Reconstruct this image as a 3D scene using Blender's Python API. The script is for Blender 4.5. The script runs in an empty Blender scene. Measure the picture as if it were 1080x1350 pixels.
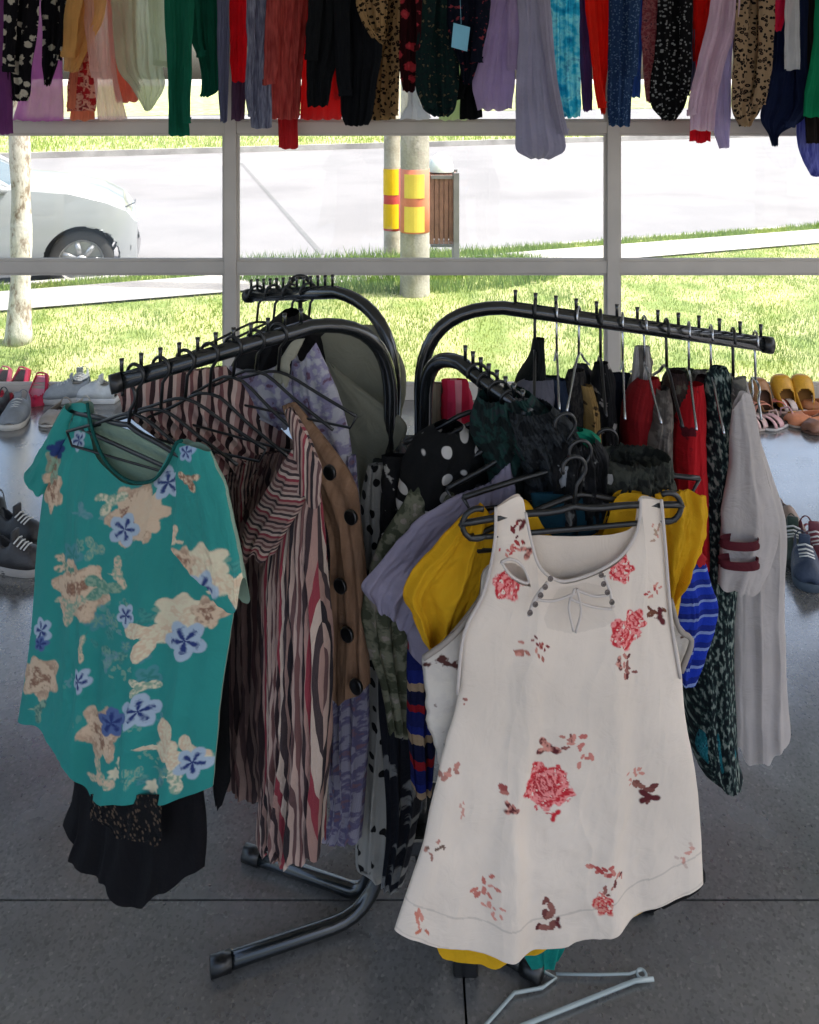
import bpy, bmesh, math, random
import numpy as np
from mathutils import Vector, Matrix
R = math.radians
random.seed(7); rng = np.random.default_rng(7)
SC = bpy.context.scene
# ------------------------------------------------------------------ camera, sky, sun, exposure
F = 1100.0; HOR = 100.0; CAMH = 1.6           # focal length and horizon in pixels of a 1080x1350 picture
cam = bpy.data.cameras.new('camera'); camo = bpy.data.objects.new('camera', cam)
SC.collection.objects.link(camo); camo.location = (0, 0, CAMH); camo.rotation_euler = (R(90), 0, 0)
cam.sensor_width = 36; cam.lens = 36*F/1350; cam.shift_y = -(675-HOR)/1350; cam.clip_start = .05; cam.clip_end = 600
SC.camera = camo
SUN_EL, SUN_AZ = 64, -6                        # azimuth measured from +X towards +Y
w = bpy.data.worlds.new('World'); SC.world = w; w.use_nodes = True
nt = w.node_tree; bg = nt.nodes['Background']
sky = nt.nodes.new('ShaderNodeTexSky'); sky.sky_type = 'NISHITA'; sky.sun_disc = False
sky.sun_elevation = R(SUN_EL); sky.sun_rotation = R(90-SUN_AZ); sky.air_density = 1.0; sky.dust_density = 5.5; sky.ozone_density = .3
nt.links.new(sky.outputs[0], bg.inputs[0]); bg.inputs[1].default_value = .15
sl = bpy.data.lights.new('sun', 'SUN'); sl.energy = 2.1; sl.angle = R(.5); sl.color = (1, .95, .87)
so = bpy.data.objects.new('sun', sl); SC.collection.objects.link(so)
sd = Vector((math.cos(R(SUN_EL))*math.cos(R(SUN_AZ)), math.cos(R(SUN_EL))*math.sin(R(SUN_AZ)), math.sin(R(SUN_EL))))
so.rotation_euler = sd.to_track_quat('Z', 'Y').to_euler()
SC.view_settings.view_transform = 'Standard'; SC.view_settings.look = 'None'; SC.view_settings.gamma = 1
SC.view_settings.use_curve_mapping = False; SC.view_settings.exposure = 1.85
SC.render.engine = 'CYCLES'; SC.cycles.max_bounces = 8; SC.cycles.diffuse_bounces = 4; SC.cycles.transparent_max_bounces = 16

# ------------------------------------------------------------------ helpers
COL = SC.collection
def P(px, py, D): return Vector(((px-540)/F*D, D, CAMH-(py-HOR)/F*D))
def floor_pt(px, py, z=0.0):
    D = F*(CAMH-z)/(py-HOR); return Vector(((px-540)/F*D, D, z))
def tag(o, label=None, cat=None, group=None, kind=None):
    if label: o['label'] = label
    if cat: o['category'] = cat
    if group: o['group'] = group
    if kind: o['kind'] = kind
    return o
def empty(name, loc=(0,0,0), rz=0):
    o = bpy.data.objects.new(name, None); COL.objects.link(o); o.location = loc; o.rotation_euler = (0,0,rz); return o
def link(name, me, mat=None, parent=None, smooth=True):
    o = bpy.data.objects.new(name, me); COL.objects.link(o)
    if mat and not me.materials: me.materials.append(mat)
    if smooth: me.polygons.foreach_set('use_smooth', [True]*len(me.polygons))
    if parent:
        o.parent = parent
        if getattr(parent, '_wl', None) is None: pass
    return o
def place(o, parent):
    """parent an object already placed in world coordinates"""
    o.parent = parent; bpy_mw = Matrix.LocRotScale(parent.location, parent.rotation_euler, None)
    o.matrix_parent_inverse = bpy_mw.inverted()
    return o
def meshof(verts, faces, name='m'):
    me = bpy.data.meshes.new(name); me.from_pydata([tuple(v) for v in verts], [], faces); me.update(); return me
class MB:
    def __init__(s): s.v = []; s.f = []; s.m = []
    def add(s, v, f, mi=0):
        b = len(s.v); s.v += [tuple(x) for x in v]; s.f += [tuple(i+b for i in q) for q in f]; s.m += [mi]*len(f); return s
    def box(s, c, d, rz=0, mi=0, M=None):
        cx, cy, cz = c; hx, hy, hz = d[0]/2, d[1]/2, d[2]/2
        vs = [Vector((x*hx, y*hy, z*hz)) for z in (-1,1) for y in (-1,1) for x in (-1,1)]
        rot = M or Matrix.Rotation(rz, 3, 'Z')
        vs = [rot@q+Vector(c) for q in vs]
        return s.add(vs, [(0,2,3,1),(4,5,7,6),(0,1,5,4),(2,6,7,3),(1,3,7,5),(0,4,6,2)], mi)
    def tube(s, pts, r, n=8, mi=0, caps=True, closed=False):
        pts = [Vector(p) for p in pts]; N = len(pts); rr = r if hasattr(r, '__len__') else [r]*N
        up = None; vs = []
        for i, p in enumerate(pts):
            a = pts[(i-1) % N] if (i > 0 or closed) else p; b = pts[(i+1) % N] if (i < N-1 or closed) else p
            t = (b-a).normalized()
            if up is None:
                up = Vector((0,0,1)) if abs(t.z) < .9 else Vector((1,0,0))
            x = t.cross(up).normalized(); y = x.cross(t).normalized(); up = y
            for k in range(n):
                an = 2*math.pi*k/n; vs.append(p + x*math.cos(an)*rr[i] + y*math.sin(an)*rr[i])
        fs = []
        for i in range(N if closed else N-1):
            j = (i+1) % N
            for k in range(n):
                fs.append((i*n+k, i*n+(k+1)%n, j*n+(k+1)%n, j*n+k))
        if caps and not closed:
            fs.append(tuple(range(n))[::-1]); fs.append(tuple((N-1)*n+k for k in range(n)))
        return s.add(vs, fs, mi)
    def lathe(s, prof, c, n=20, mi=0):
        vs = []; fs = []
        for (r, z) in prof:
            for k in range(n):
                a = 2*math.pi*k/n; vs.append((c[0]+r*math.cos(a), c[1]+r*math.sin(a), c[2]+z))
        for i in range(len(prof)-1):
            for k in range(n): fs.append((i*n+k, i*n+(k+1)%n, (i+1)*n+(k+1)%n, (i+1)*n+k))
        return s.add(vs, fs, mi)
    def build(s, name, mats, parent=None, smooth=False, bevel=0):
        me = meshof(s.v, s.f, name)
        for m_ in (mats if isinstance(mats, (list, tuple)) else [mats]): me.materials.append(m_)
        if len(me.materials) > 1: me.polygons.foreach_set('material_index', s.m)
        o = link(name, me, None, parent, smooth)
        if bevel:
            b = o.modifiers.new('bevel', 'BEVEL'); b.width = bevel; b.segments = 2; b.limit_method = 'ANGLE'
        return o
def smooth_pts(pts, n):
    """Catmull-Rom resample by arc length"""
    p = np.array(pts, float)
    if len(p) == 2: t = np.linspace(0,1,n)[:,None]; return p[0]*(1-t)+p[1]*t
    q = np.vstack([2*p[0]-p[1], p, 2*p[-1]-p[-2]]); out = []
    for i in range(1, len(q)-2):
        t = np.linspace(0,1,24,endpoint=False)[:,None]
        a,b,c,d = q[i-1],q[i],q[i+1],q[i+2]
        out.append(.5*((2*b)+(-a+c)*t+(2*a-5*b+4*c-d)*t**2+(-a+3*b-3*c+d)*t**3))
    out = np.vstack(out+[p[-1:]]); s = np.r_[0, np.cumsum(np.linalg.norm(np.diff(out,axis=0),axis=1))]
    t = np.linspace(0, s[-1], n); return np.stack([np.interp(t, s, out[:,k]) for k in range(out.shape[1])], 1)
def h2(ix, iy, sd=0):
    v = np.sin(ix*127.1+iy*311.7+sd*74.7)*43758.5453; return v-np.floor(v)
def vn(x, y, sd=0):
    x = np.asarray(x, float); y = np.asarray(y, float); ix = np.floor(x); iy = np.floor(y); fx = x-ix; fy = y-iy
    fx = fx*fx*(3-2*fx); fy = fy*fy*(3-2*fy)
    a = h2(ix,iy,sd); b = h2(ix+1,iy,sd); c = h2(ix,iy+1,sd); d = h2(ix+1,iy+1,sd)
    return (a*(1-fx)+b*fx)*(1-fy)+(c*(1-fx)+d*fx)*fy
def fbm(x, y, sd=0, o=3):
    s = 0; a = .5
    for k in range(o): s = s+a*(vn(x*2**k, y*2**k, sd+k*13)*2-1); a *= .5
    return s

# ------------------------------------------------------------------ materials
def srgb(r, g, b):
    return tuple((c/255/12.92 if c/255 <= .04045 else ((c/255+.055)/1.055)**2.4) for c in (r,g,b))+(1,)
def newmat(name):
    m = bpy.data.materials.new(name); m.use_nodes = True; n = m.node_tree; p = n.nodes['Principled BSDF']; return m, n, p
def N(n, t, **kw):
    o = n.nodes.new(t)
    for k, v in kw.items():
        if k.startswith('i_'): o.inputs[k[2:].replace('_',' ')].default_value = v
        else: setattr(o, k, v)
    return o
def ramp(n, fac, stops, interp='LINEAR'):
    r = n.nodes.new('ShaderNodeValToRGB'); r.color_ramp.interpolation = interp
    e = r.color_ramp.elements
    while len(e) > 1: e.remove(e[-1])
    e[0].position = stops[0][0]; e[0].color = stops[0][1]
    for p_, c in stops[1:]:
        q = e.new(p_); q.color = c
    n.links.new(fac, r.inputs[0]); return r.outputs[0]
def mixc(n, fac, a, b, mode='MIX'):
    m = n.nodes.new('ShaderNodeMix'); m.data_type = 'RGBA'; m.blend_type = mode
    for sock, v in ((m.inputs[0], fac), (m.inputs[6], a), (m.inputs[7], b)):
        if hasattr(v, 'is_output') or isinstance(v, bpy.types.NodeSocket): n.links.new(v, sock)
        else: sock.default_value = v
    return m.outputs[2]
def math_(n, op, a, b=0, c=None):
    m = n.nodes.new('ShaderNodeMath'); m.operation = op
    for i, v in enumerate((a, b, c)):
        if v is None: continue
        if isinstance(v, bpy.types.NodeSocket): n.links.new(v, m.inputs[i])
        else: m.inputs[i].default_value = v
    return m.outputs[0]
def basic(name, col, rough=.6, metal=0, var=.12, vscale=8, bump=0, bscale=60, spec=.5, coat=0):
    m, n, p = newmat(name)
    tc = N(n, 'ShaderNodeTexCoord'); no = N(n, 'ShaderNodeTexNoise'); no.inputs['Scale'].default_value = vscale; no.inputs['Detail'].default_value = 5
    n.links.new(tc.outputs['Object'], no.inputs['Vector'])
    a = tuple(c*(1-var) for c in col[:3])+(1,); b = tuple(min(1,c*(1+var)) for c in col[:3])+(1,)
    n.links.new(ramp(n, no.outputs[0], [(.3,a),(.7,b)]), p.inputs['Base Color'])
    p.inputs['Roughness'].default_value = rough; p.inputs['Metallic'].default_value = metal
    p.inputs['Specular IOR Level'].default_value = spec; p.inputs['Coat Weight'].default_value = coat
    if bump:
        n2 = N(n, 'ShaderNodeTexNoise'); n2.inputs['Scale'].default_value = bscale; n2.inputs['Detail'].default_value = 6
        n.links.new(tc.outputs['Object'], n2.inputs['Vector'])
        bp = N(n, 'ShaderNodeBump'); bp.inputs['Strength'].default_value = bump; bp.inputs['Distance'].default_value = .01
        n.links.new(n2.outputs[0], bp.inputs['Height']); n.links.new(bp.outputs[0], p.inputs['Normal'])
    return m
_cc = {}
def cloth(kind, *cols, scale=1.0, trans=.22, sheer=0, rough=.85, warp=.0):
    key = (kind, cols, scale, trans, sheer, rough, warp)
    if key in _cc: return _cc[key]
    C_ = [srgb(*c) for c in cols]
    m, n, p = newmat('cloth_'+kind); out = n.nodes['Material Output']
    uv = N(n, 'ShaderNodeUVMap'); uv.uv_map = 'UVMap'
    vec = uv.outputs[0]
    if warp:
        nz = N(n, 'ShaderNodeTexNoise'); nz.inputs['Scale'].default_value = 14; n.links.new(vec, nz.inputs['Vector'])
        vm = N(n, 'ShaderNodeVectorMath'); vm.operation = 'SCALE'; n.links.new(nz.outputs['Color'], vm.inputs[0]); vm.inputs['Scale'].default_value = warp
        va = N(n, 'ShaderNodeVectorMath'); va.operation = 'ADD'; n.links.new(vec, va.inputs[0]); n.links.new(vm.outputs[0], va.inputs[1]); vec = va.outputs[0]
    def noise(sc, det=3, dim='3D'):
        t = N(n, 'ShaderNodeTexNoise'); t.inputs['Scale'].default_value = sc; t.inputs['Detail'].default_value = det; n.links.new(vec, t.inputs['Vector']); return t.outputs[0]
    def voro(sc, feat='F1', rnd=1.0):
        t = N(n, 'ShaderNodeTexVoronoi'); t.feature = feat; t.inputs['Scale'].default_value = sc; t.inputs['Randomness'].default_value = rnd; n.links.new(vec, t.inputs['Vector']); return t
    if kind == 'plain': col = ramp(n, noise(9*scale), [(.3, tuple(c*.86 for c in C_[0][:3])+(1,)), (.7, C_[0])])
    elif kind == 'print':
        at = N(n, 'ShaderNodeAttribute'); at.attribute_name = 'print'; col = at.outputs['Color']
    elif kind == 'floral':
        f1 = math_(n, 'ADD', voro(26*scale).outputs['Distance'], math_(n, 'MULTIPLY', noise(90*scale), .45))
        col = ramp(n, f1, [(0,C_[-1]),(.42,C_[1]),(.56,C_[1]),(.62,C_[0]),(1,C_[0])])
    elif kind == 'blotch': col = ramp(n, noise(22*scale, 4), [(0,C_[0]),(.46,C_[0]),(.52,C_[1]),(.6,C_[1]),(.64,C_[-1]),(1,C_[-1])])
    elif kind == 'leopard':
        v = math_(n, 'ADD', voro(55*scale).outputs['Distance'], math_(n, 'MULTIPLY', noise(120*scale), .3))
        col = ramp(n, v, [(0,C_[1]),(.3,C_[1]),(.36,C_[2]),(.55,C_[2]),(.62,C_[0]),(1,C_[0])])
    elif kind == 'dots':
        v = voro(20*scale, 'F1', .45).outputs['Distance']; col = ramp(n, v, [(0,C_[1]),(.28,C_[1]),(.31,C_[0]),(1,C_[0])])
    elif kind == 'speck':
        v = voro(90*scale).outputs['Distance']; col = ramp(n, v, [(0,C_[1]),(.26,C_[1]),(.36,C_[0]),(1,C_[0])])
    elif kind == 'tweed':
        mp = N(n, 'ShaderNodeMapping'); mp.inputs['Scale'].default_value = (1.6,.55,1); n.links.new(vec, mp.inputs['Vector'])
        t = N(n, 'ShaderNodeTexNoise'); t.inputs['Scale'].default_value = 130*scale; t.inputs['Detail'].default_value = 2; n.links.new(mp.outputs[0], t.inputs['Vector'])
        col = ramp(n, t.outputs[0], [(0,C_[0]),(.47,C_[0]),(.55,C_[1]),(.62,C_[-1]),(1,C_[-1])])
    elif kind in ('stripes', 'hstripes'):
        sx = N(n, 'ShaderNodeSeparateXYZ'); n.links.new(vec, sx.inputs[0]); c_ = sx.outputs[0 if kind == 'stripes' else 1]
        fr = math_(n, 'FRACT', math_(n, 'MULTIPLY', c_, 12*scale))
        st = []; k = len(C_)
        for i, cc in enumerate(C_): st.append((i/k, cc))
        col = ramp(n, fr, st, 'CONSTANT')
    elif kind == 'plaid':
        sx = N(n, 'ShaderNodeSeparateXYZ'); n.links.new(vec, sx.inputs[0])
        a = math_(n, 'GREATER_THAN', math_(n, 'FRACT', math_(n, 'MULTIPLY', sx.outputs[0], 22*scale)), .6)
        b = math_(n, 'GREATER_THAN', math_(n, 'FRACT', math_(n, 'MULTIPLY', sx.outputs[1], 22*scale)), .6)
        col = mixc(n, a, C_[0], C_[1]); col = mixc(n, math_(n, 'MULTIPLY', b, .7), col, C_[-1])
    elif kind == 'tiedye': col = ramp(n, noise(16*scale, 5), [(.3,C_[0]),(.45,C_[1]),(.55,C_[-1]),(.68,C_[0])])
    elif kind == 'denim':
        mp = N(n, 'ShaderNodeMapping'); mp.inputs['Scale'].default_value = (1,.12,1); n.links.new(vec, mp.inputs['Vector'])
        t = N(n, 'ShaderNodeTexNoise'); t.inputs['Scale'].default_value = 120*scale; n.links.new(mp.outputs[0], t.inputs['Vector'])
        col = ramp(n, t.outputs[0], [(.35,C_[0]),(.65,C_[-1])])
    # faint wear / dust variation
    w2 = N(n, 'ShaderNodeTexNoise'); w2.inputs['Scale'].default_value = 5; w2.inputs['Detail'].default_value = 6; n.links.new(uv.outputs[0], w2.inputs['Vector'])
    col = mixc(n, .5, col, ramp(n, w2.outputs[0], [(.3,(.78,.78,.78,1)),(.7,(1,1,1,1))]), 'MULTIPLY')
    n.links.new(col, p.inputs['Base Color']); p.inputs['Roughness'].default_value = rough; p.inputs['Specular IOR Level'].default_value = .25
    # weave + small wrinkles
    b1 = N(n, 'ShaderNodeTexNoise'); b1.inputs['Scale'].default_value = 20; b1.inputs['Detail'].default_value = 9; b1.inputs['Roughness'].default_value = .62; b1.inputs['Distortion'].default_value = 1.4; n.links.new(uv.outputs[0], b1.inputs['Vector'])
    b2 = N(n, 'ShaderNodeTexWave'); b2.inputs['Scale'].default_value = 260; b2.inputs['Distortion'].default_value = 2; n.links.new(uv.outputs[0], b2.inputs['Vector'])
    hh = math_(n, 'ADD', b1.outputs[0], math_(n, 'MULTIPLY', b2.outputs[0], .06))
    bp = N(n, 'ShaderNodeBump'); bp.inputs['Strength'].default_value = .45 if kind == 'print' else .75; bp.inputs['Distance'].default_value = .005 if kind == 'print' else .008; n.links.new(hh, bp.inputs['Height']); n.links.new(bp.outputs[0], p.inputs['Normal'])
    tr = N(n, 'ShaderNodeBsdfTranslucent'); n.links.new(col, tr.inputs[0]); n.links.new(bp.outputs[0], tr.inputs['Normal'])
    mx = N(n, 'ShaderNodeMixShader'); mx.inputs[0].default_value = trans; n.links.new(p.outputs[0], mx.inputs[1]); n.links.new(tr.outputs[0], mx.inputs[2])
    last = mx
    if sheer:
        tp = N(n, 'ShaderNodeBsdfTransparent'); m3 = N(n, 'ShaderNodeMixShader'); m3.inputs[0].default_value = sheer
        n.links.new(last.outputs[0], m3.inputs[1]); n.links.new(tp.outputs[0], m3.inputs[2]); last = m3
    n.links.new(last.outputs[0], out.inputs['Surface'])
    _cc[key] = m; return m

M_frame = basic('window_paint', srgb(184,176,166), .45, 0, .08, 5, .1, 30)
M_black = basic('black_enamel', srgb(17,20,21), .27, 0, .15, 12, .08, 40, coat=.5)
M_blackplastic = basic('black_plastic', srgb(16,17,18), .35, 0, .1)
M_chrome = basic('steel_wire', srgb(170,172,175), .25, 1, .05)
M_button = basic('button_black', srgb(14,13,14), .3)
M_plaster = basic('plaster', srgb(205,200,190), .9, 0, .06, 2, .3, 40)
M_ceiling = basic('ceiling_paint', srgb(215,213,208), .9, 0, .04, 2, .15, 30)
def floor_material():
    m, n, p = newmat('polished_terrazzo'); tc = N(n, 'ShaderNodeTexCoord'); o = tc.outputs['Object']
    def ns(s, d=4):
        t = N(n, 'ShaderNodeTexNoise'); t.inputs['Scale'].default_value = s; t.inputs['Detail'].default_value = d; n.links.new(o, t.inputs['Vector']); return t.outputs[0]
    base = ramp(n, ns(1.6, 6), [(.3, srgb(92,91,89)), (.7, srgb(112,111,108))])
    v = N(n, 'ShaderNodeTexVoronoi'); v.inputs['Scale'].default_value = 190; n.links.new(o, v.inputs['Vector'])
    sp = ramp(n, v.outputs['Color'], [(0,(.45,.45,.45,1)),(.4,(.9,.9,.9,1)),(.8,(1.0,1.0,1.0,1)),(1,(1.6,1.58,1.5,1))])
    c = mixc(n, .8, base, sp, 'MULTIPLY')
    st = ramp(n, ns(5, 7), [(.35,(.72,.71,.7,1)),(.6,(1,1,1,1))]); c = mixc(n, .6, c, st, 'MULTIPLY')
    n.links.new(c, p.inputs['Base Color'])
    n.links.new(ramp(n, ns(7, 6), [(.3,(.16,)*3+(1,)),(.75,(.32,)*3+(1,))]), p.inputs['Roughness'])
    p.inputs['IOR'].default_value = 1.9; p.inputs['Coat Weight'].default_value = 1.0; p.inputs['Coat IOR'].default_value = 1.7; p.inputs['Coat Roughness'].default_value = .18
    bp = N(n, 'ShaderNodeBump'); bp.inputs['Strength'].default_value = .2; bp.inputs['Distance'].default_value = .004
    n.links.new(math_(n, 'ADD', ns(14, 3), math_(n, 'MULTIPLY', ns(400, 1), .03)), bp.inputs['Height']); n.links.new(bp.outputs[0], p.inputs['Normal'])
    return m
M_floor = floor_material()
def ground_mat(name, a, b, s=3, fine=120, rough=.9, bump=.4, c3=None):
    m, n, p = newmat(name); tc = N(n, 'ShaderNodeTexCoord'); o = tc.outputs['Object']
    t = N(n, 'ShaderNodeTexNoise'); t.inputs['Scale'].default_value = s; t.inputs['Detail'].default_value = 7; n.links.new(o, t.inputs['Vector'])
    t2 = N(n, 'ShaderNodeTexNoise'); t2.inputs['Scale'].default_value = fine; t2.inputs['Detail'].default_value = 3; n.links.new(o, t2.inputs['Vector'])
    c = ramp(n, t.outputs[0], [(.36,a),(.60,b)] + ([(.72,c3)] if c3 else []))
    c = mixc(n, .5, c, ramp(n, t2.outputs[0], [(.3,(.7,.7,.7,1)),(.7,(1.15,1.15,1.15,1))]), 'MULTIPLY')
    n.links.new(c, p.inputs['Base Color']); p.inputs['Roughness'].default_value = rough
    bp = N(n, 'ShaderNodeBump'); bp.inputs['Strength'].default_value = bump; bp.inputs['Distance'].default_value = .01; n.links.new(t2.outputs[0], bp.inputs['Height']); n.links.new(bp.outputs[0], p.inputs['Normal'])
    return m
M_soil = ground_mat('lawn_soil', (.17,.23,.06,1), (.42,.42,.2,1), 2.6, 60, .95, .8)
M_road = ground_mat('pale_concrete_road', (.165,.162,.168,1), (.19,.186,.192,1), .9, 90)
M_path = ground_mat('path_concrete', (.26,.25,.24,1), (.36,.345,.32,1), 1.5, 70)
M_far = ground_mat('far_ground', (.36,.33,.28,1), (.48,.45,.38,1), .3, 12)
M_kerb = ground_mat('kerb_stone', (.22,.21,.2,1), (.33,.32,.3,1), 2, 60)
M_dark = basic('dark_matt', (.12,.12,.12,1), .8)

# ------------------------------------------------------------------ the setting
WY = 4.14                                      # window plane
ZG = -.13; ZR = -.42                           # lawn level and road level (floor is 0)
RD = Vector((math.cos(R(19)), math.sin(R(19)), 0)); RN = Vector((-RD.y, RD.x, 0))   # road direction, away from the shop
E0 = Vector((-2.87, 7.2, 0))                   # a point on the near edge of the road
def rp(a, d, z=0): return E0 + RD*a + RN*d + Vector((0,0,z))
def sheet(name, pts, mat, z=None, kind='structure', nx=1):
    me = meshof(pts, [tuple(range(len(pts)))], name); o = link(name, me, mat, None, False); tag(o, kind=kind); return o
# lawn between the shop and the road, with a slope down to the road
def band(name, d0, z0, d1, z1, mat, a0=-60, a1=90, n=1):
    vs = [rp(a0,d0,z0), rp(a1,d0,z0), rp(a1,d1,z1), rp(a0,d1,z1)]
    return sheet(name, vs, mat)
g = sheet('ground', [(-300,-300,ZR-.05),(300,-300,ZR-.05),(300,500,ZR-.05),(-300,500,ZR-.05)], M_far)
lawn = sheet('lawn', [(-60,WY+.06,ZG), (60,WY+.06,ZG), tuple(rp(66.5,-1.0,ZG)), tuple(rp(-59,-1.0,ZG))], M_soil)
band('lawn_far_side', -1.0, ZG, -.06, ZG-.03, M_soil)
band('footpath', -1.02, ZG+.02, -.42, ZG+.02, M_path)
kb = MB(); c = rp(15, -.03, (ZG+ZR)/2-.02); kb.box(c, (150,.1,.30), R(19)); tag(kb.build('kerb', M_kerb), kind='structure')
band('road', .02, ZR, 14.5, ZR, M_road)
kb = MB(); kb.box(rp(15, 14.56, ZR+.05), (150,.12,.2), R(19)); tag(kb.build('kerb_far', M_kerb), kind='structure')
band('far_verge', 14.6, ZR+.12, 21, ZR+.14, M_soil)
band('far_road', 21, ZR+.1, 34, ZR+.1, M_road)
band('far_field', 34, ZR+.12, 120, ZR+.6, M_soil)
# thin dark diagonal strip on the road
a_, b_ = F*(CAMH-ZR)/(215-HOR), F*(CAMH-ZR)/(336-HOR)
p0 = Vector(((318-540)/F*a_, a_, ZR+.004)); p1 = Vector(((425-540)/F*b_, b_, ZR+.004)); dd = (p1-p0).normalized(); nn = Vector((-dd.y, dd.x, 0))*.035
sheet('road_line', [p0-nn, p1-nn, p1+nn, p0+nn], M_dark)

# floor panels with open joints over a dark bed
bed = MB(); bed.box((0, .82, -.09), (8.6, 6.66, .06)); tag(bed.build('floor_bed', M_dark), kind='structure')
fl = empty('floor', (0,0,0)); tag(fl, kind='structure')
ys = [-2.5, -.8, 1.62, WY+.04]
for j in range(3):
    xs = [-4.3, -2.3, .096, 2.5, 4.3] if j < 2 else [-4.3, 4.3]
    for i in range(len(xs)-1):
        b = MB(); g_ = .0022
        b.box(((xs[i]+xs[i+1])/2, (ys[j]+ys[j+1])/2, -.03), (xs[i+1]-xs[i]-2*g_, ys[j+1]-ys[j]-2*g_, .06)); b.build('floor_panel', M_floor, fl)
# ground outside behind the camera
sheet('forecourt', [(-30,-30,-.14),(30,-30,-.14),(30,-2.52,-.14),(-30,-2.52,-.14)], M_path)
# roof slab added out of view to block direct sun, and two columns
b = MB(); b.box((0,1.3,3.0), (9.2,6.0,.16)); tag(b.build('roof', M_ceiling), kind='structure')
for (x, y, lb) in ((-4.2,-1.4,'square plaster column behind the camera on the left'),(4.2,-1.4,'square plaster column behind the camera on the right')):
    b = MB(); b.box((x,y,1.43), (.26,.26,2.98)); tag(b.build('column', M_plaster), lb, 'column')
# window grid
M_glass, n_, p_ = newmat('window_glass'); o_ = n_.nodes['Material Output']
fr = N(n_, 'ShaderNodeFresnel'); fr.inputs[0].default_value = 1.45; gl = N(n_, 'ShaderNodeBsdfGlossy'); gl.inputs['Roughness'].default_value = .02
tp = N(n_, 'ShaderNodeBsdfTransparent'); tp.inputs[0].default_value = (.97,.985,.975,1); mx = N(n_, 'ShaderNodeMixShader')
n_.links.new(fr.outputs[0], mx.inputs[0]); n_.links.new(tp.outputs[0], mx.inputs[1]); n_.links.new(gl.outputs[0], mx.inputs[2]); n_.links.new(mx.outputs[0], o_.inputs['Surface'])
win = empty('window', (0, WY, 0)); tag(win, 'grey metal shop window grid with clear panes facing the street', 'window')
MX = [-2.775, -.884, 1.005, 2.9]; TZ = [.035, .655, 1.345, 2.1, 2.88]
def wbox(nm, c, d, m, bev=.003):
    b = MB(); b.box((c[0], c[1], c[2]), d); return b.build(nm, m, win, False, bev)
for x in [-4.26]+MX+[4.26]: wbox('mullion', (x, 0, 1.455), (.06, .06, 2.93), M_frame)
for k, z in enumerate(TZ):
    e = [-4.26]+MX+[4.26]
    for i in range(5):
        x0 = e[i]+.03; x1 = e[i+1]-.03; wbox('transom', ((x0+x1)/2, .002, z), (x1-x0, .054, .06 if k else .07), M_frame)
        if k < 4:
            z1 = TZ[k+1]; zc0 = z+(.03 if k else .035); zc1 = z1-.03
            wbox('pane', ((x0+x1)/2, .008, (zc0+zc1)/2), (x1-x0, .005, zc1-zc0), M_glass, 0)
            if 0 < k < 3 or k == 0:
                b = MB()
                for (cx, cz, dx, dz) in (((x0+x1)/2, zc0+.006, x1-x0, .012), ((x0+x1)/2, zc1-.006, x1-x0, .012), (x0+.006, (zc0+zc1)/2, .012, zc1-zc0-.024), (x1-.006, (zc0+zc1)/2, .012, zc1-zc0-.024)):
                    b.box((cx, -.004, cz), (dx, .016, dz))
                b.build('glazing_bead', M_frame, win)

# ------------------------------------------------------------------ grass as real blades
def blades(name, n, sampler, hmin, hmax, wid, mats, seed=1):
    r = np.random.default_rng(seed); pts = sampler(r, n); k = len(pts)
    cl = vn(pts[:,0]*1.7, pts[:,1]*1.7, 5)*.7+vn(pts[:,0]*6, pts[:,1]*6, 8)*.5
    h = (hmin+(hmax-hmin)*r.random(k))*(.5+cl); an = r.random(k)*6.283; le = (r.random((k,2))-.5)*.9
    w_ = wid*(.6+.8*r.random(k)); dx = np.cos(an)*w_; dy = np.sin(an)*w_
    V = np.zeros((k,3,3)); V[:,0] = pts; V[:,1] = pts; V[:,2] = pts
    V[:,0,0] -= dx; V[:,0,1] -= dy; V[:,1,0] += dx; V[:,1,1] += dy
    V[:,2,0] += le[:,0]*h; V[:,2,1] += le[:,1]*h; V[:,2,2] += h; V[:,:2,2] -= .005
    me = bpy.data.meshes.new(name); me.vertices.add(3*k); me.vertices.foreach_set('co', V.ravel())
    me.loops.add(3*k); me.loops.foreach_set('vertex_index', np.arange(3*k)); me.polygons.add(k)
    me.polygons.foreach_set('loop_start', np.arange(k)*3); me.polygons.foreach_set('loop_total', np.full(k,3)); me.update()
    for m_ in mats: me.materials.append(m_)
    mi = np.clip((cl*1.1+r.random(k)*.9)*len(mats)/2.1, 0, len(mats)-1).astype(int); me.polygons.foreach_set('material_index', mi)
    o = bpy.data.objects.new(name, me); COL.objects.link(o); return o
def blade_mat(nm, c):
    m, n, p = newmat(nm); p.inputs['Base Color'].default_value = c; p.inputs['Roughness'].default_value = .6
    t = N(n, 'ShaderNodeBsdfTranslucent'); t.inputs[0].default_value = c; x = N(n, 'ShaderNodeMixShader'); x.inputs[0].default_value = .35
    n.links.new(p.outputs[0], x.inputs[1]); n.links.new(t.outputs[0], x.inputs[2]); n.links.new(x.outputs[0], n.nodes['Material Output'].inputs['Surface']); return m
GM = [blade_mat('blade_dry', (.42,.42,.16,1)), blade_mat('blade_light', (.32,.38,.10,1)), blade_mat('blade_mid', (.21,.30,.06,1)), blade_mat('blade_dark', (.12,.21,.04,1))]
def lawn_s(r, n):
    y = WY+.08+(r.random(n)**.8)*5.5; x = (r.random(n)*2-1)*.62*y*1.15; d = (x-E0.x)*RN.x+(y-E0.y)*RN.y
    k = d < -1.03; return np.stack([x[k], y[k], np.full(k.sum(), ZG)], 1)
tag(blades('grass', 260000, lawn_s, .008, .034, .0028, GM, 3), 'mown green grass between the shop window and the footpath', 'grass', kind='stuff')
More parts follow.
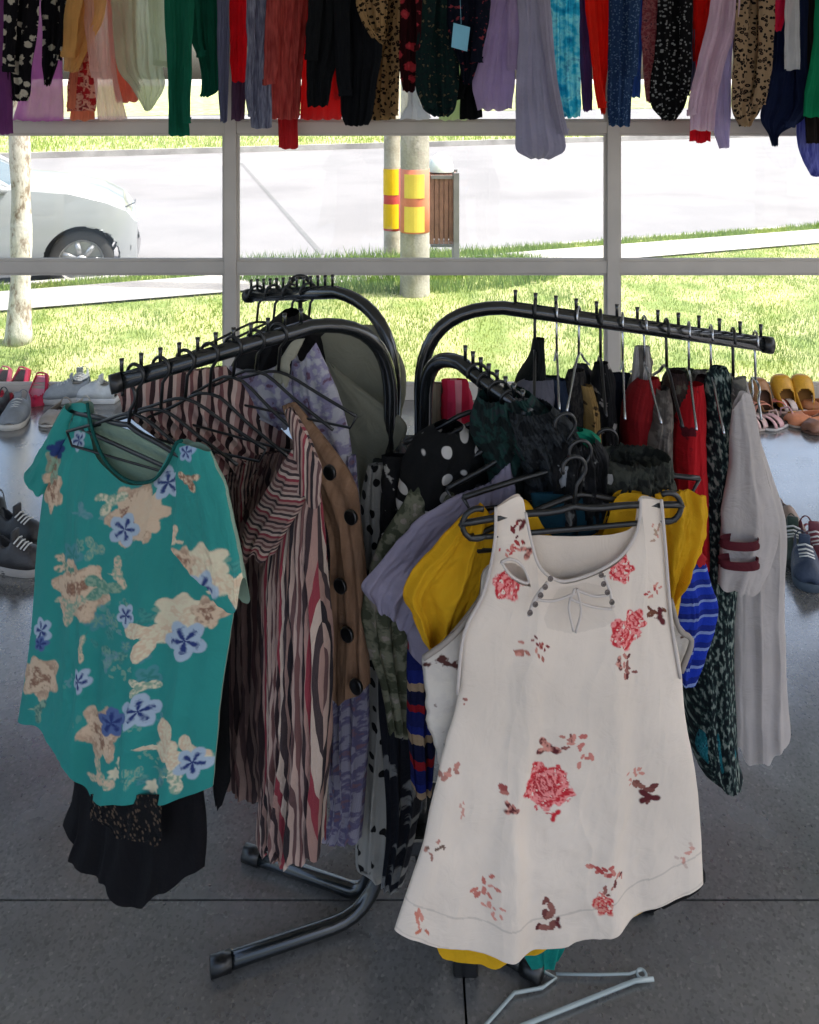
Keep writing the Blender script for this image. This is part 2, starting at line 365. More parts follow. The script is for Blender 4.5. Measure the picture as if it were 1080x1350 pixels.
def verge_s(r, n):
    a = -4+r.random(n)*16; d = -.42+r.random(n)*.36
    return np.stack([E0.x+RD.x*a+RN.x*d, E0.y+RD.y*a+RN.y*d, np.full(n, ZG-.02)], 1)
tag(blades('verge_grass', 26000, verge_s, .02, .055, .005, GM[1:], 4), 'rough strip of grass between the footpath and the road', 'grass', kind='stuff')
def tuft_s(r, n):
    q = rp(0,0); cx, cy = -.15, 7.9
    a = r.random(n)*6.283; d = np.sqrt(r.random(n)); x = cx+np.cos(a)*d*1.5; y = cy-.5+np.sin(a)*d*.8
    dd = (x-E0.x)*RN.x+(y-E0.y)*RN.y; k = dd < -.08
    return np.stack([x[k], y[k], np.full(k.sum(), ZG)], 1)
tag(blades('tall_grass', 9000, tuft_s, .04, .12, .006, GM[2:], 5), 'taller grass grown up round the striped poles', 'grass', kind='stuff')
def farv_s(r, n):
    a = -20+r.random(n)*60; d = 14.7+r.random(n)*6
    return np.stack([E0.x+RD.x*a+RN.x*d, E0.y+RD.y*a+RN.y*d, np.full(n, ZR+.12)], 1)
tag(blades('far_grass', 30000, farv_s, .05, .16, .02, GM[:3], 6), 'sunlit grass strip on the far side of the road', 'grass', kind='stuff')

# ------------------------------------------------------------------ street things
def bark_mat():
    m, n, p = newmat('lime_washed_bark'); tc = N(n, 'ShaderNodeTexCoord')
    mp = N(n, 'ShaderNodeMapping'); mp.inputs['Scale'].default_value = (9,9,4.5); n.links.new(tc.outputs['Object'], mp.inputs[0])
    t = N(n, 'ShaderNodeTexNoise'); t.inputs['Scale'].default_value = 1.6; t.inputs['Detail'].default_value = 8; t.inputs['Roughness'].default_value = .7; n.links.new(mp.outputs[0], t.inputs['Vector'])
    n.links.new(ramp(n, t.outputs[0], [(.3,(.16,.11,.08,1)),(.42,(.3,.24,.19,1)),(.5,(.6,.57,.52,1)),(.7,(.75,.73,.7,1))]), p.inputs['Base Color']); p.inputs['Roughness'].default_value = .95
    bp = N(n, 'ShaderNodeBump'); bp.inputs['Strength'].default_value = .8; bp.inputs['Distance'].default_value = .02; n.links.new(t.outputs[0], bp.inputs['Height']); n.links.new(bp.outputs[0], p.inputs['Normal']); return m
M_bark = bark_mat()
tD = F*(CAMH-ZG)/(452-HOR); tx = (24-540)/F*tD
tree = empty('tree', (tx, tD, ZG)); tag(tree, 'slim tree with white limewashed mottled trunk on the lawn left of the window mullion', 'tree')
b = MB(); ps = []; rs = []
for i in range(30):
    z = i/29*3.2; ps.append((math.sin(z*1.7)*.025, math.cos(z*1.3)*.02-.02, z-.03)); rs.append((.066-.01*z/3)*(1+.35*math.exp(-z*7))*(1+.08*math.sin(z*11)))
b.tube(ps, rs, 14); b.build('trunk', M_bark, tree, True)
for i in range(7):
    a = i*2.4; b = MB(); L_ = 1.1+.4*random.random(); b.tube([(0,0,2.6+i*.08),(math.cos(a)*L_*.4, math.sin(a)*L_*.4, 3.2+i*.05),(math.cos(a)*L_, math.sin(a)*L_, 3.9+.2*random.random())],[.045,.03,.012],7); b.build('limb', M_bark, tree, True)
r = np.random.default_rng(11); vs = []; fs = []
cl = [(r.normal(0,.75), r.normal(0,.75), 4.1+r.normal(0,.45)) for _ in range(45)]
for c in cl:
    for k in range(60):
        q = np.array(c)+r.normal(0,.2,3); u = r.normal(0,1,3); u /= np.linalg.norm(u); v_ = np.cross(u, r.normal(0,1,3)); v_ /= np.linalg.norm(v_); b0 = len(vs)
        vs += [q-u*.05, q+v_*.022, q+u*.05, q-v_*.022]; fs.append((b0,b0+1,b0+2,b0+3))
lf = link('crown', meshof(vs, fs), GM[3], tree, False); lf['kind'] = 'stuff'

def pole(nm, label, px, base_y, z_base, wpx, ztop, paint, basecol, gcat, yel, red, tap=.85, patches=None):
    D = F*(CAMH-z_base)/(base_y-HOR); x = (px-540)/F*D; rad = wpx/F*D/2
    t = empty(nm, (x, D, z_base)); tag(t, label, gcat, 'roadside poles with yellow and red bands')
    zt = lambda y: CAMH-(y-HOR)/F*(D)-z_base
    b = MB(); b.lathe([(rad*1.05,-.05),(rad,.1),(rad*tap,ztop)], (0,0,0), 26); b.build('shaft', basecol, t, True)
    y0, y1 = paint; z0, z1 = zt(y1), zt(y0); b = MB()
    rr = lambda z: rad-(rad-rad*tap)*z/ztop
    b.lathe([(rr(z0)+.001,z0),(rr(z0)+.003,z0+.002),(rr(z1)+.003,z1-.002),(rr(z1)+.001,z1)], (0,0,0), 26); b.build('red_band', red, t, True)
    for (ya, yb, ang, half) in patches:
        za, zb = zt(yb), zt(ya); vs = []; fs = []; n = 8
        for i in range(n+1):
            a = ang-half+2*half*i/n
            for z in (za, zb): vs.append(((rr(z)+.007)*math.cos(a), (rr(z)+.007)*math.sin(a), z))
        for i in range(n): fs.append((2*i,2*i+2,2*i+3,2*i+1))
        o = link('yellow_patch', meshof(vs, fs), yel, t); o.data.shade_smooth(); s_ = o.modifiers.new('s','SOLIDIFY'); s_.thickness = .002; s_.use_even_offset = True; o.data.polygons.foreach_set('use_smooth', [False]*len(o.data.polygons))
    return t
M_conc = ground_mat('pole_concrete', (.25,.235,.21,1), (.40,.38,.34,1), 5, 60); M_wood = ground_mat('pole_wood', (.30,.27,.21,1), (.44,.41,.34,1), 6, 50)
M_yel = basic('yellow_paint', (.80,.62,.10,1), .5, var=.06); M_yel2 = basic('deep_yellow_paint', (.75,.48,.0,1), .5, var=.06); M_red = basic('orange_red_paint', (.62,.20,.12,1), .5, var=.1); M_red2 = basic('dark_red_paint', (.5,.06,.05,1), .5, var=.1)
pole('utility_pole', 'thick concrete pole with pale yellow patches on orange red, left of the litter bin', 547, 388, ZG, 39, 7.5, (222, 305), M_conc, 'pole', M_yel, M_red, .8, [(228,259,-math.pi/2-.05,.7),(270,303,-math.pi/2-.05,.7)])
pole('sign_post', 'thin wooden pole with deep yellow and red bands just left of the thick concrete pole', 517, 346, ZR+.2, 22, 7, (222, 303), M_wood, 'pole', M_yel2, M_red2, .85, [(222,256,-math.pi/2-.25,1.1),(268,300,-math.pi/2-.25,1.1)])
# litter bin
bD = 7.35; bx = (583-540)/F*bD; bz = CAMH-(342-HOR)/F*bD
bin_ = empty('litter_bin', (bx, bD, bz)); tag(bin_, 'wooden slatted litter bin with grey frame and white domed lid beside the concrete pole', 'litter bin')
M_slat = basic('bin_slat', (.24,.13,.10,1), .75, var=.2, vscale=14, bump=.3); M_grey = basic('bin_steel', (.2,.2,.21,1), .5)
sc = bD/F
for i in range(5):
    b = MB(); b.box((-.095+i*.042, -.12, .15+.31), (.036,.014,.60)); b.build('slat', M_slat, bin_, False, .003)
for i in range(5):
    b = MB(); b.box((-.095+i*.042, .12, .15+.31), (.036,.014,.60)); b.build('slat', M_slat, bin_, False, .003)
for s in (-1,1):
    for i in range(4):
        b = MB(); b.box((s*.117, -.085+i*.057, .15+.31), (.014,.048,.60)); b.build('slat', M_slat, bin_, False, .003)
b = MB(); b.box((.118,-.14,.36),(.05,.03,.84)); b.box((.118,.14,.36),(.05,.03,.84)); b.build('post', M_grey, bin_, False, .003)
b = MB(); b.box((0,0,.14),(.21,.22,.02)); b.box((0,-.131,.74),(.20,.012,.03)); b.box((0,.131,.74),(.20,.012,.03)); b.build('frame', M_grey, bin_)
b = MB(); b.lathe([(.11,.775),(.112,.80),(.10,.86),(.07,.91),(.03,.935),(.001,.94)], (-.01,0,0), 24); b.build('lid', basic('lid_white', (.72,.8,.78,1), .3), bin_, True)

# parked car (front half in view)
M_car = basic('car_paint', (.36,.38,.40,1), .3, .3, .02, 3, coat=.8); M_tyre = basic('tyre', (.035,.034,.033,1), .85); M_rim = basic('rim', (.55,.55,.54,1), .35, .7)
M_cglass = basic('car_glass', (.05,.07,.08,1), .05, var=.05); M_trim = basic('dark_trim', (.04,.04,.045,1), .5); M_lamp = basic('lamp_glass', (.6,.62,.65,1), .08)
def build_car():
    D = 7.75; wx = (107-540)/F*D; car = empty('parked_car', (wx, D, ZR), R(19)); tag(car, 'silver white hatchback parked on the road behind the limewashed tree, nose to the right', 'car')
    # local: x forward, front wheel centre at x=0, side facing the camera at y=-0.0
    HW = .82; y0 = HW   # centre line at local y = y0, near side at y≈0
    WR = .29; AR = .335; wb = 2.45
    prof = [(-3.25,.62),(-3.2,.86),(-2.9,.98),(-2.4,1.0),(-1.0,1.0),(-.55,.99),(-.1,.93),(.2,.84),(.38,.74),(.46,.62)]    # belt / bonnet height
    zt = lambda x: float(np.interp(x, [p[0] for p in prof], [p[1] for p in prof]))
    X = np.linspace(-3.3, .48, 300); Zn = 44
    def half(x, z):
        e = 1-max(0,(x-.06)/.46)**2.4*.28-max(0,(-2.75-x)/.6)**2.2*.18
        return HW*e*(1-.05*max(0,(z-.5)/.5)**2-.05*max(0,(.45-z)/.3)**2)
    zb = lambda x: .2+.05*max(0,(x-.3)/.3)
    for s, nm in ((-1,'side_panel'),(1,'side_panel')):
        vs = []; fs = []; keep = {}
        for i, x in enumerate(X):
            top = zt(x)
            for j in range(Zn):
                z = zb(x)+(top-zb(x))*j/(Zn-1); xx, zz = x, z
                for cx in (0,-wb):
                    d = math.hypot(x-cx, z-WR)
                    if AR-.024 < d < AR: xx = cx+(x-cx)*AR/d; zz = WR+(z-WR)*AR/d
                    if d <= AR-.024: keep[len(vs)] = 1
                vs.append((xx, y0+s*half(xx,zz), zz))
        for i in range(len(X)-1):
            for j in range(Zn-1):
                q = [i*Zn+j,(i+1)*Zn+j,(i+1)*Zn+j+1,i*Zn+j+1]; cx_ = sum(vs[k][0] for k in q)/4; cz_ = sum(vs[k][2] for k in q)/4
                if any(k in keep for k in q) or min(math.hypot(cx_, cz_-WR), math.hypot(cx_+wb, cz_-WR)) < AR*.995: continue
                fs.append(tuple(q))
        o = link(nm, meshof(vs, fs), M_car, car); sf = o.modifiers.new('s','SOLIDIFY'); sf.thickness = .03; sf.offset = 1 if s < 0 else -1
    vs = []; fs = []; ny = 14    # bonnet and boot deck
    for x in X:
        for j in range(ny):
            t = j/(ny-1)*2-1; vs.append((x, y0+t*half(x, zt(x)), zt(x)+.05*(1-t**4)))
    for i in range(len(X)-1):
        if -2.75 < X[i] < -.62: continue
        for j in range(ny-1): fs.append((i*ny+j,i*ny+j+1,(i+1)*ny+j+1,(i+1)*ny+j))
    link('bonnet', meshof(vs, fs), M_car, car)
    vs = []; fs = []    # bumper front
    for k, z in enumerate(np.linspace(.22,.60,8)):
        for j in range(ny):
            t = j/(ny-1)*2-1; vs.append((.48+.05*math.sin((z-.2)/.42*math.pi)-.18*abs(t)**3*0, y0+t*half(.48,z), z))
    for k in range(7):
        for j in range(ny-1): fs.append((k*ny+j,k*ny+j+1,(k+1)*ny+j+1,(k+1)*ny+j))
    link('bumper', meshof(vs, fs), M_car, car)
    # greenhouse
    gx = [-2.95,-2.45,-1.3,-.58]; roof = [(-2.45,1.36),(-2.0,1.43),(-1.6,1.44),(-1.28,1.39)]
    vs = []; fs = []
    for x, z in roof:
        for j in range(9):
            t = j/8*2-1; vs.append((x, y0+t*.58, z+.03*(1-t*t)))
    for i in range(3):
        for j in range(8): fs.append((i*9+j,i*9+j+1,(i+1)*9+j+1,(i+1)*9+j))
    o = link('roof', meshof(vs, fs), M_car, car)
    def quad(nm, pts, m, th=.01): 
        o = link(nm, meshof(pts, [(0,1,2,3)]), m, car, False); s_ = o.modifiers.new('s','SOLIDIFY'); s_.thickness = th; return o
    quad('windscreen', [(-.55,y0-.68,.955),(-.55,y0+.68,.955),(-1.27,y0+.56,1.385),(-1.27,y0-.56,1.385)], M_cglass)
    quad('rear_window', [(-2.95,y0-.66,1.0),(-2.95,y0+.66,1.0),(-2.45,y0+.56,1.35),(-2.45,y0-.56,1.35)], M_cglass)
    for s in (-1,1):
        yb = y0+s*.765; yt = y0+s*.60
        for (a, b_, c, d) in ((-.85,-1.55,-1.55,-1.32),(-1.62,-2.2,-2.15,-1.62),(-2.27,-2.75,-2.45,-2.22)):
            quad('side_window', [(a,yb,.965),(b_,yb,.975),(c,yt,1.37),(d,yt,1.37)], M_cglass)
        b = MB()
        for seg in (((-.56,yb,.95),(-1.28,yt,1.39)),((-1.585,yb,.96),(-1.585,yt,1.39)),((-2.23,yb,.97),(-2.19,yt,1.39)),((-2.9,yb,.97),(-2.46,yt,1.37))): b.tube(seg, .035, 8)
        b.build('pillar', M_car, car, True)
        b = MB(); b.tube([(-.62,yb+s*.0,.97),(-.70,yb+s*.10,1.0)], [.03,.045], 8); b.box((-.72,yb+s*.16,1.01),(.1,.16,.11)); b.build('mirror', M_car, car, True, .02)
        b = MB(); b.box((-1.35,y0+s*.815,.80),(.16,.025,.03)); b.build('door_handle', M_car, car, False, .008)
        b = MB(); b.box((.35,y0+s*.61,.66),(.20,.24,.12)); b.build('headlight', M_lamp, car, True, .05)
        b = MB(); b.lathe([(.001,0),(.045,0),(.05,.02)], (0,0,0), 16); fo = b.build('fog_lamp', M_trim, car, True); fo.location = (.42,y0+s*(half(.42,.38)-.006),.38); fo.rotation_euler = (R(90) if s < 0 else R(-90), 0, R(28)*(-s)*-1); fo.scale = (.7,1.3,1)
    b = MB(); b.tube([(-.56,y0-.45,.985),(-.60,y0+.1,1.0)], .012, 6); b.tube([(-.50,y0-.66,.955),(-.45,y0+.6,.965)], .02, 6); b.build('wiper', M_trim, car, True)
    b = MB(); b.box((-.42,y0-half(-.42,.6)-.001,.56),(.006,.006,.62)); b.box((-1.6,y0-half(-1.6,.6)-.001,.56),(.006,.006,.62)); b.build('door_gap', M_trim, car)
    b = MB(); b.box((-1.25,y0,.45),(2.9,1.2,.5)); b.build('underbody', M_trim, car)
    for x in (0,-wb):
        for s in (-1,1):
            wh = empty('wheel', (0,0,0)); wh.parent = car; wh.location = (x, y0+s*(HW-.11), WR); wh.rotation_euler = (R(90) if s < 0 else R(-90), 0, 0)
            b = MB(); b.lathe([(.19,-.09),(.27,-.095),(WR,-.07),(WR,.07),(.272,.098),(.2,.09)], (0,0,0), 36); b.build('tyre', M_tyre, wh, True)
            b = MB(); b.lathe([(.2,.088),(.188,.07),(.175,.04)], (0,0,0), 36); b.lathe([(.001,.085),(.05,.085),(.06,.07)], (0,0,0), 24)
            for k in range(7):
                a = k*2*math.pi/7; b.box((math.cos(a)*.115, math.sin(a)*.115, .065), (.14,.05,.02), a)
            b.lathe([(.001,.03),(.19,.03)], (0,0,0), 24); b.build('rim', M_rim, wh, True)
    b = MB(); b.tube([(.22,y0-.74,.80),(.38,y0-.62,.75),(.48,y0-.2,.73),(.49,y0,.73)], .006, 6); b.build('bonnet_gap', M_trim, car, True)
    for x in (0,-wb):
        for s in (-1,1):
            b = MB(); b.tube([(x, y0+s*.45, WR+.02),(x, y0+s*(HW-.05), WR+.02)], AR-.004, 28, caps=False); b.build('wheel_arch', M_trim, car, True)
    return car
build_car()

# ------------------------------------------------------------------ cloth pieces
class Plane:
    """upright plane through the picture ray (ax, ay) at depth D; its across-direction is turned by yaw degrees"""
    def __init__(s, ax, D, yaw, off=0):
        s.par = (ax, D, yaw); s.o = P(ax, HOR, D); s.w = Vector((math.cos(R(yaw)), math.sin(R(yaw)), 0)); s.n = Vector((math.sin(R(yaw)), -math.cos(R(yaw)), 0)); s.o = s.o+s.n*off
    def hit(s, px, py):
        d = Vector(((px-540)/F, 1, -(py-HOR)/F)); c = Vector((0,0,CAMH)); t = (s.o-c).dot(s.n)/d.dot(s.n); X = c+d*t
        return ((X-s.o).dot(s.w), X.z, t)
    def world(s, a, z, off=0): return s.o + s.w*a + s.n*off + Vector((0,0,z-s.o.z))
def inpoly(x, y, poly):
    x = np.asarray(x); r_ = np.zeros(x.shape, bool); n = len(poly)
    for i in range(n):
        x1,y1 = poly[i]; x2,y2 = poly[(i+1)%n]
        c = ((y1 > y) != (y2 > y)) & (x < (x2-x1)*(y-y1)/((y2-y1) if y2 != y1 else 1e-9)+x1); r_ ^= c
    return r_
def coons(T, B, L, Rt, nu, nv):
    T = smooth_pts(T, nu); B = smooth_pts(B, nu); L = smooth_pts(L, nv); Rt = smooth_pts(Rt, nv)
    u = np.linspace(0,1,nu)[None,:,None]; v = np.linspace(0,1,nv)[:,None,None]
    S = (1-v)*T[None]+v*B[None]+(1-u)*L[:,None]+u*Rt[:,None]-((1-u)*(1-v)*T[0]+u*(1-v)*T[-1]+(1-u)*v*B[0]+u*v*B[-1])
    return S
def piece(name, mat, L, Rr, T=None, B=None, Tb=None, Bb=None, D=1.5, yaw=0, ax=None, thick=.05, fold=.010, k=4, seed=0, res=(36,48), off=0, paint=None, holes=None, parent=None, wave=.006, crinkle=0, pin=.25, edge=.003, label=None, fgrow=.75):
    L = [tuple(map(float,q)) for q in L]; Rr = [tuple(map(float,q)) for q in Rr]
    T = T or [L[0], Rr[0]]; B = B or [L[-1], Rr[-1]]; Tb = Tb or T; Bb = Bb or B
    if ax is None: ax = (L[0][0]+Rr[0][0])/2
    off0 = off; pl = Plane(ax, D, yaw, off); off = 0; nu, nv = res; base = None; VV = []; UV = []; PXs = []
    for side, (t_, b_) in ((1,(T,B)), (-1,(Tb,Bb))):
        S = coons(t_, b_, L, Rr, nu, nv); px = S[...,0]; py = S[...,1]
        # ray / plane in numpy
        dx = (px-540)/F; dz = -(py-HOR)/F; den = dx*pl.n.x+pl.n.y; t = ((pl.o.x*pl.n.x+pl.o.y*pl.n.y))/den
        X = dx*t; Y = t; Z = CAMH+dz*t; s_ = (X-pl.o.x)*pl.w.x+(Y-pl.o.y)*pl.w.y
        u = np.linspace(0,1,nu)[None,:]*np.ones((nv,1)); v = np.linspace(0,1,nv)[:,None]*np.ones((1,nu))
        e = np.clip(4*u*(1-u),0,1)**.45; prof = np.sqrt(np.clip(1-(2*u-1)**2,0,1))
        tv = pin+(1-pin)*np.clip(v/.22,0,1)**.7
        ph = 2*math.pi*k*(u+.10*fbm(u*3, v*1.6, seed)+.02*v)+seed*1.7+.9*fbm(u*2, v*2.5, seed+5)
        A = fold*((1-fgrow)+fgrow*np.clip(v*1.3,0,1))
        f = .40*np.sin(ph)+.34*(1-2*np.abs(np.sin(ph*.5+.6*fbm(u*3,v*4,seed+8))))+.24*np.sin(ph*1.9+1.3+2*fbm(u*2,v*2,seed+9))+.6*fbm(u*5*k/4, v*3, seed+2)+.22*fbm(u*16+v*6, v*11-u*4, seed+12)-.18*np.abs(fbm(u*6+v*5, v*5-u*5, seed+15))*2
        o_ = off+side*.5*thick*tv*prof+A*f*e*(1 if side > 0 else .8)
        if crinkle:
            o_ = o_+crinkle*e*(np.sin(ph*4.3+6*fbm(u*6,v*7,seed+31))*.6+1.2*fbm(u*26, v*9, seed+33, 4))
        s2 = s_+edge*fbm(v*7, u*0+side*0+np.where(u>.5,3.,9.), seed+40)*(1-e)*2+A*(.08 if crinkle else .3)*np.cos(ph)*e
        Z2 = Z+wave*v**6*(np.sin(ph+.8)+fbm(u*7, v*0, seed+3))
        W = np.stack([pl.o.x+pl.w.x*s2+pl.n.x*o_, pl.o.y+pl.w.y*s2+pl.n.y*o_, Z2], -1)
        VV.append(W.reshape(-1,3)); UV.append(np.stack([s_+(side < 0)*3.3+seed*.37, Z], -1).reshape(-1,2)); PXs.append(np.stack([px,py,u,v],-1).reshape(-1,4))
    n1 = nu*nv; I = np.arange(n1).reshape(nv,nu); q = np.stack([I[:-1,:-1],I[1:,:-1],I[1:,1:],I[:-1,1:]],-1).reshape(-1,4)
    V = np.vstack(VV); uvv = np.vstack(UV); pxa = np.vstack(PXs)
    m1 = np.arange(2*n1); back = I+n1
    same_l = I[:,0]; m1[back[:,0]] = I[:,0]; m1[back[:,-1]] = I[:,-1]
    if Tb is T: pass
    q2 = (q+n1)[:,::-1]; Fq = np.vstack([q, q2]); side_id = np.r_[np.zeros(len(q)), np.ones(len(q2))]
    if holes:
        c = pxa[Fq][:,:,:2].mean(1); kill = np.zeros(len(Fq), bool)
        for h in holes: kill |= inpoly(c[:,0], c[:,1], h)&(side_id == 0)
        Fq = Fq[~kill]; side_id = side_id[~kill]
    Fv = m1[Fq]
    me = bpy.data.meshes.new(name); me.vertices.add(len(V)); me.vertices.foreach_set('co', V.ravel()); nf = len(Fv)
    me.loops.add(nf*4); me.loops.foreach_set('vertex_index', Fv.ravel().astype(np.int32)); me.polygons.add(nf)
    me.polygons.foreach_set('loop_start', np.arange(nf)*4); me.polygons.foreach_set('loop_total', np.full(nf,4)); me.update()
    ul = me.uv_layers.new(name='UVMap'); ul.data.foreach_set('uv', uvv[Fq.ravel()].ravel())
    if paint:
        ca = me.color_attributes.new('print','FLOAT_COLOR','CORNER')
        colr = paint(pxa[:,0], pxa[:,1], uvv[:,0], uvv[:,1], np.r_[np.zeros(n1),np.ones(n1)]); ca.data.foreach_set('color', colr[Fq.ravel()].astype(np.float32).ravel())
    me.validate(); o = link(name, me, mat); pl = Plane(ax, D, yaw)
    bm_ = None
    if parent: place(o, parent)
    if label: o['label'] = label
    o['_'] = 0; del o['_']
    return o, pl
def rows(rw):
    return [(r_[1], r_[0]) for r_ in rw], [(r_[2], r_[0]) for r_ in rw]
def garment(name, label, cat, rw, mat, group=None, **kw):
    L, Rr = rows(rw); o, pl = piece(name, mat, L, Rr, **kw); tag(o, label, cat, group); return o, pl

# ---- painted prints (numpy, in the garment's own flat coordinates)
def lin(c): return np.array(srgb(*c))
def motif(col, px, py, cx, cy, r, kind, c1, c2=None, rot=0, sx=1, seed=0, alpha=1):
    dx = (px-cx)/sx; dy = py-cy; sel = (abs(dx) < r*1.9)&(abs(dy) < r*1.9)
    if not sel.any(): return
    dx = dx[sel]; dy = dy[sel]; d = np.hypot(dx,dy)/r; a = np.arctan2(dy,dx)+rot; n1 = fbm(dx*.13+seed*3, dy*.13, seed)+.0; nf = fbm(dx*.35+seed, dy*.35, seed+7, 2)
    c1 = lin(c1); c2 = lin(c2) if c2 is not None else c1*.5
    if kind == 'rose':
        m = np.clip((.92+.12*np.cos(5*a+seed)+.22*n1-d)*r*.6,0,1); t = .5+.5*np.sin(d*15+2.5*np.sin(a*2+seed)+5*nf); t = np.clip(t*1.4-.2,0,1)
        holes_ = (nf > .30)&(d > .3)
    elif kind == 'peony':
        m = np.clip((1.0+.16*np.cos(6*a+seed)+.14*n1-d)*r*.45,0,1); t = np.clip(.35+.65*np.sin(d*8+1.6*np.sin(3*a+seed)+3*nf),0,1)*(.3+.7*np.exp(-((d-.35)/.4)**2)); holes_ = d < -1
    elif kind == 'star':
        m = np.clip((.62+.34*np.abs(np.cos(2.5*a))+.08*n1-d)*r*.5,0,1); t = np.clip(1.15-d*2.1+.8*np.cos(5*a)*(d < .6)+.9*nf,0,1); holes_ = d < -1
    elif kind == 'leaves':
        m = np.clip((.42+.66*np.clip(np.cos(2.5*a+seed),0,1)**.9+.12*n1-d)*r*.5,0,1); t = np.clip(.5+2.2*nf,0,1); holes_ = d < -1
    elif kind == 'sprig':
        rr_ = random.Random(seed*17+3); m = np.zeros(len(dx), bool); t = np.zeros(len(dx)); ba = rr_.uniform(0,6.28)
        for j in range(9):
            q_ = rr_.uniform(.1,.85); aa = ba+rr_.uniform(-.9,.9)+(math.pi if j % 2 else 0); ex = r*q_*math.cos(aa); ey = r*q_*math.sin(aa); la = aa+rr_.uniform(-1.1,1.1)
            X_ = (dx-ex)*math.cos(la)+(dy-ey)*math.sin(la); Y_ = -(dx-ex)*math.sin(la)+(dy-ey)*math.cos(la); sz = r*rr_.uniform(.13,.27)
            mm = (X_/sz)**2+(Y_/(sz*.5))**2 < 1+.5*nf; m |= mm; t[mm] = rr_.random()
        holes_ = d < -1
    m = m*(~holes_); t = t[:,None]; cc = c1*(1-t)+c2*t; w_ = (m*alpha)[:,None]; idx = np.where(sel)[0]
    col[idx] = col[idx]*(1-w_)+cc*w_
RED, RED2, DK, PK = (196,38,52), (236,150,150), (92,34,40), (214,150,138)
def paint_white(px, py, s, z, side):
    c = np.tile(lin((228,218,208)), (len(px),1))
    f = fbm(px*.01, py*.01, 3)[:,None]; c[:,:3] *= 1+.05*f
    fr_ = side == 0
    q = c[fr_]; x = px[fr_]; y = py[fr_]
    for i, (cx, cy, r_, kd, a, b) in enumerate([(667,768,21,'rose',RED,RED2),(815,745,19,'rose',RED,RED2),(818,825,23,'rose',RED,RED2),(832,810,16,'rose',RED,RED2),(718,1026,33,'rose',RED,RED2),(716,1024,20,'rose',(170,24,40),RED2),
        (786,1175,16,'rose',RED,PK),(785,1130,24,'sprig',(176,74,74),PK),(801,1150,22,'sprig',PK,DK),(637,1162,24,'sprig',(190,110,100),PK),(640,1185,18,'sprig',PK,PK),(695,848,26,'sprig',(150,88,76),PK),(706,838,14,'sprig',(176,60,60),DK),
        (720,975,17,'leaves',DK,PK),(757,978,24,'sprig',(196,110,104),PK),(745,968,15,'sprig',DK,PK),(663,1040,24,'sprig',(150,70,70),PK),(668,1052,12,'leaves',DK,PK),(846,1030,26,'sprig',DK,(150,100,90)),(852,1042,13,'leaves',DK,DK),(832,1012,16,'sprig',PK,PK),
        (722,1190,30,'sprig',(150,100,92),DK),(731,1203,8,'leaves',DK,DK),(822,868,20,'sprig',DK,PK),(808,862,11,'leaves',DK,PK),(860,800,20,'sprig',DK,(120,80,60)),(866,808,13,'leaves',DK,DK),(858,774,14,'sprig',(176,60,60),PK),
        (680,700,18,'sprig',(176,60,60),DK),(697,722,13,'leaves',DK,PK),(672,722,16,'sprig',RED,PK),(690,685,10,'leaves',DK,DK),(585,1015,24,'sprig',(170,120,110),PK),(552,1210,22,'sprig',(200,110,84),PK),(570,1112,16,'sprig',(90,80,70),PK),(862,700,15,'sprig',(160,150,130),PK),(707,1052,9,'sprig',RED,RED2),(727,1062,10,'leaves',RED,RED),(605,925,16,'sprig',(150,100,92),PK),
        (900,1120,18,'sprig',(205,190,180),PK),(610,1060,14,'sprig',(205,170,160),PK)]):
        motif(q, x, y, cx, cy, r_, kd, a, b, rot=i*.9, seed=i+1)
    # line of stitching above the hem
    hem = np.interp(x, [522,598,661,725,803,862,916,929], [1226,1246,1253,1244,1217,1192,1168,1163]); dh = np.abs(y-(hem-46)) < 1.2; q[dh,:3] *= .8
    q[np.abs(y-(hem-5)) < .9,:3] *= .85; q[inpoly(x, y, yoke),:3] *= .9; q[:,:3] *= np.array([.97,.93,.87])
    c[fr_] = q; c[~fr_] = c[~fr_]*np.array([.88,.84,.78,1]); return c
TEAL = (44,140,132)
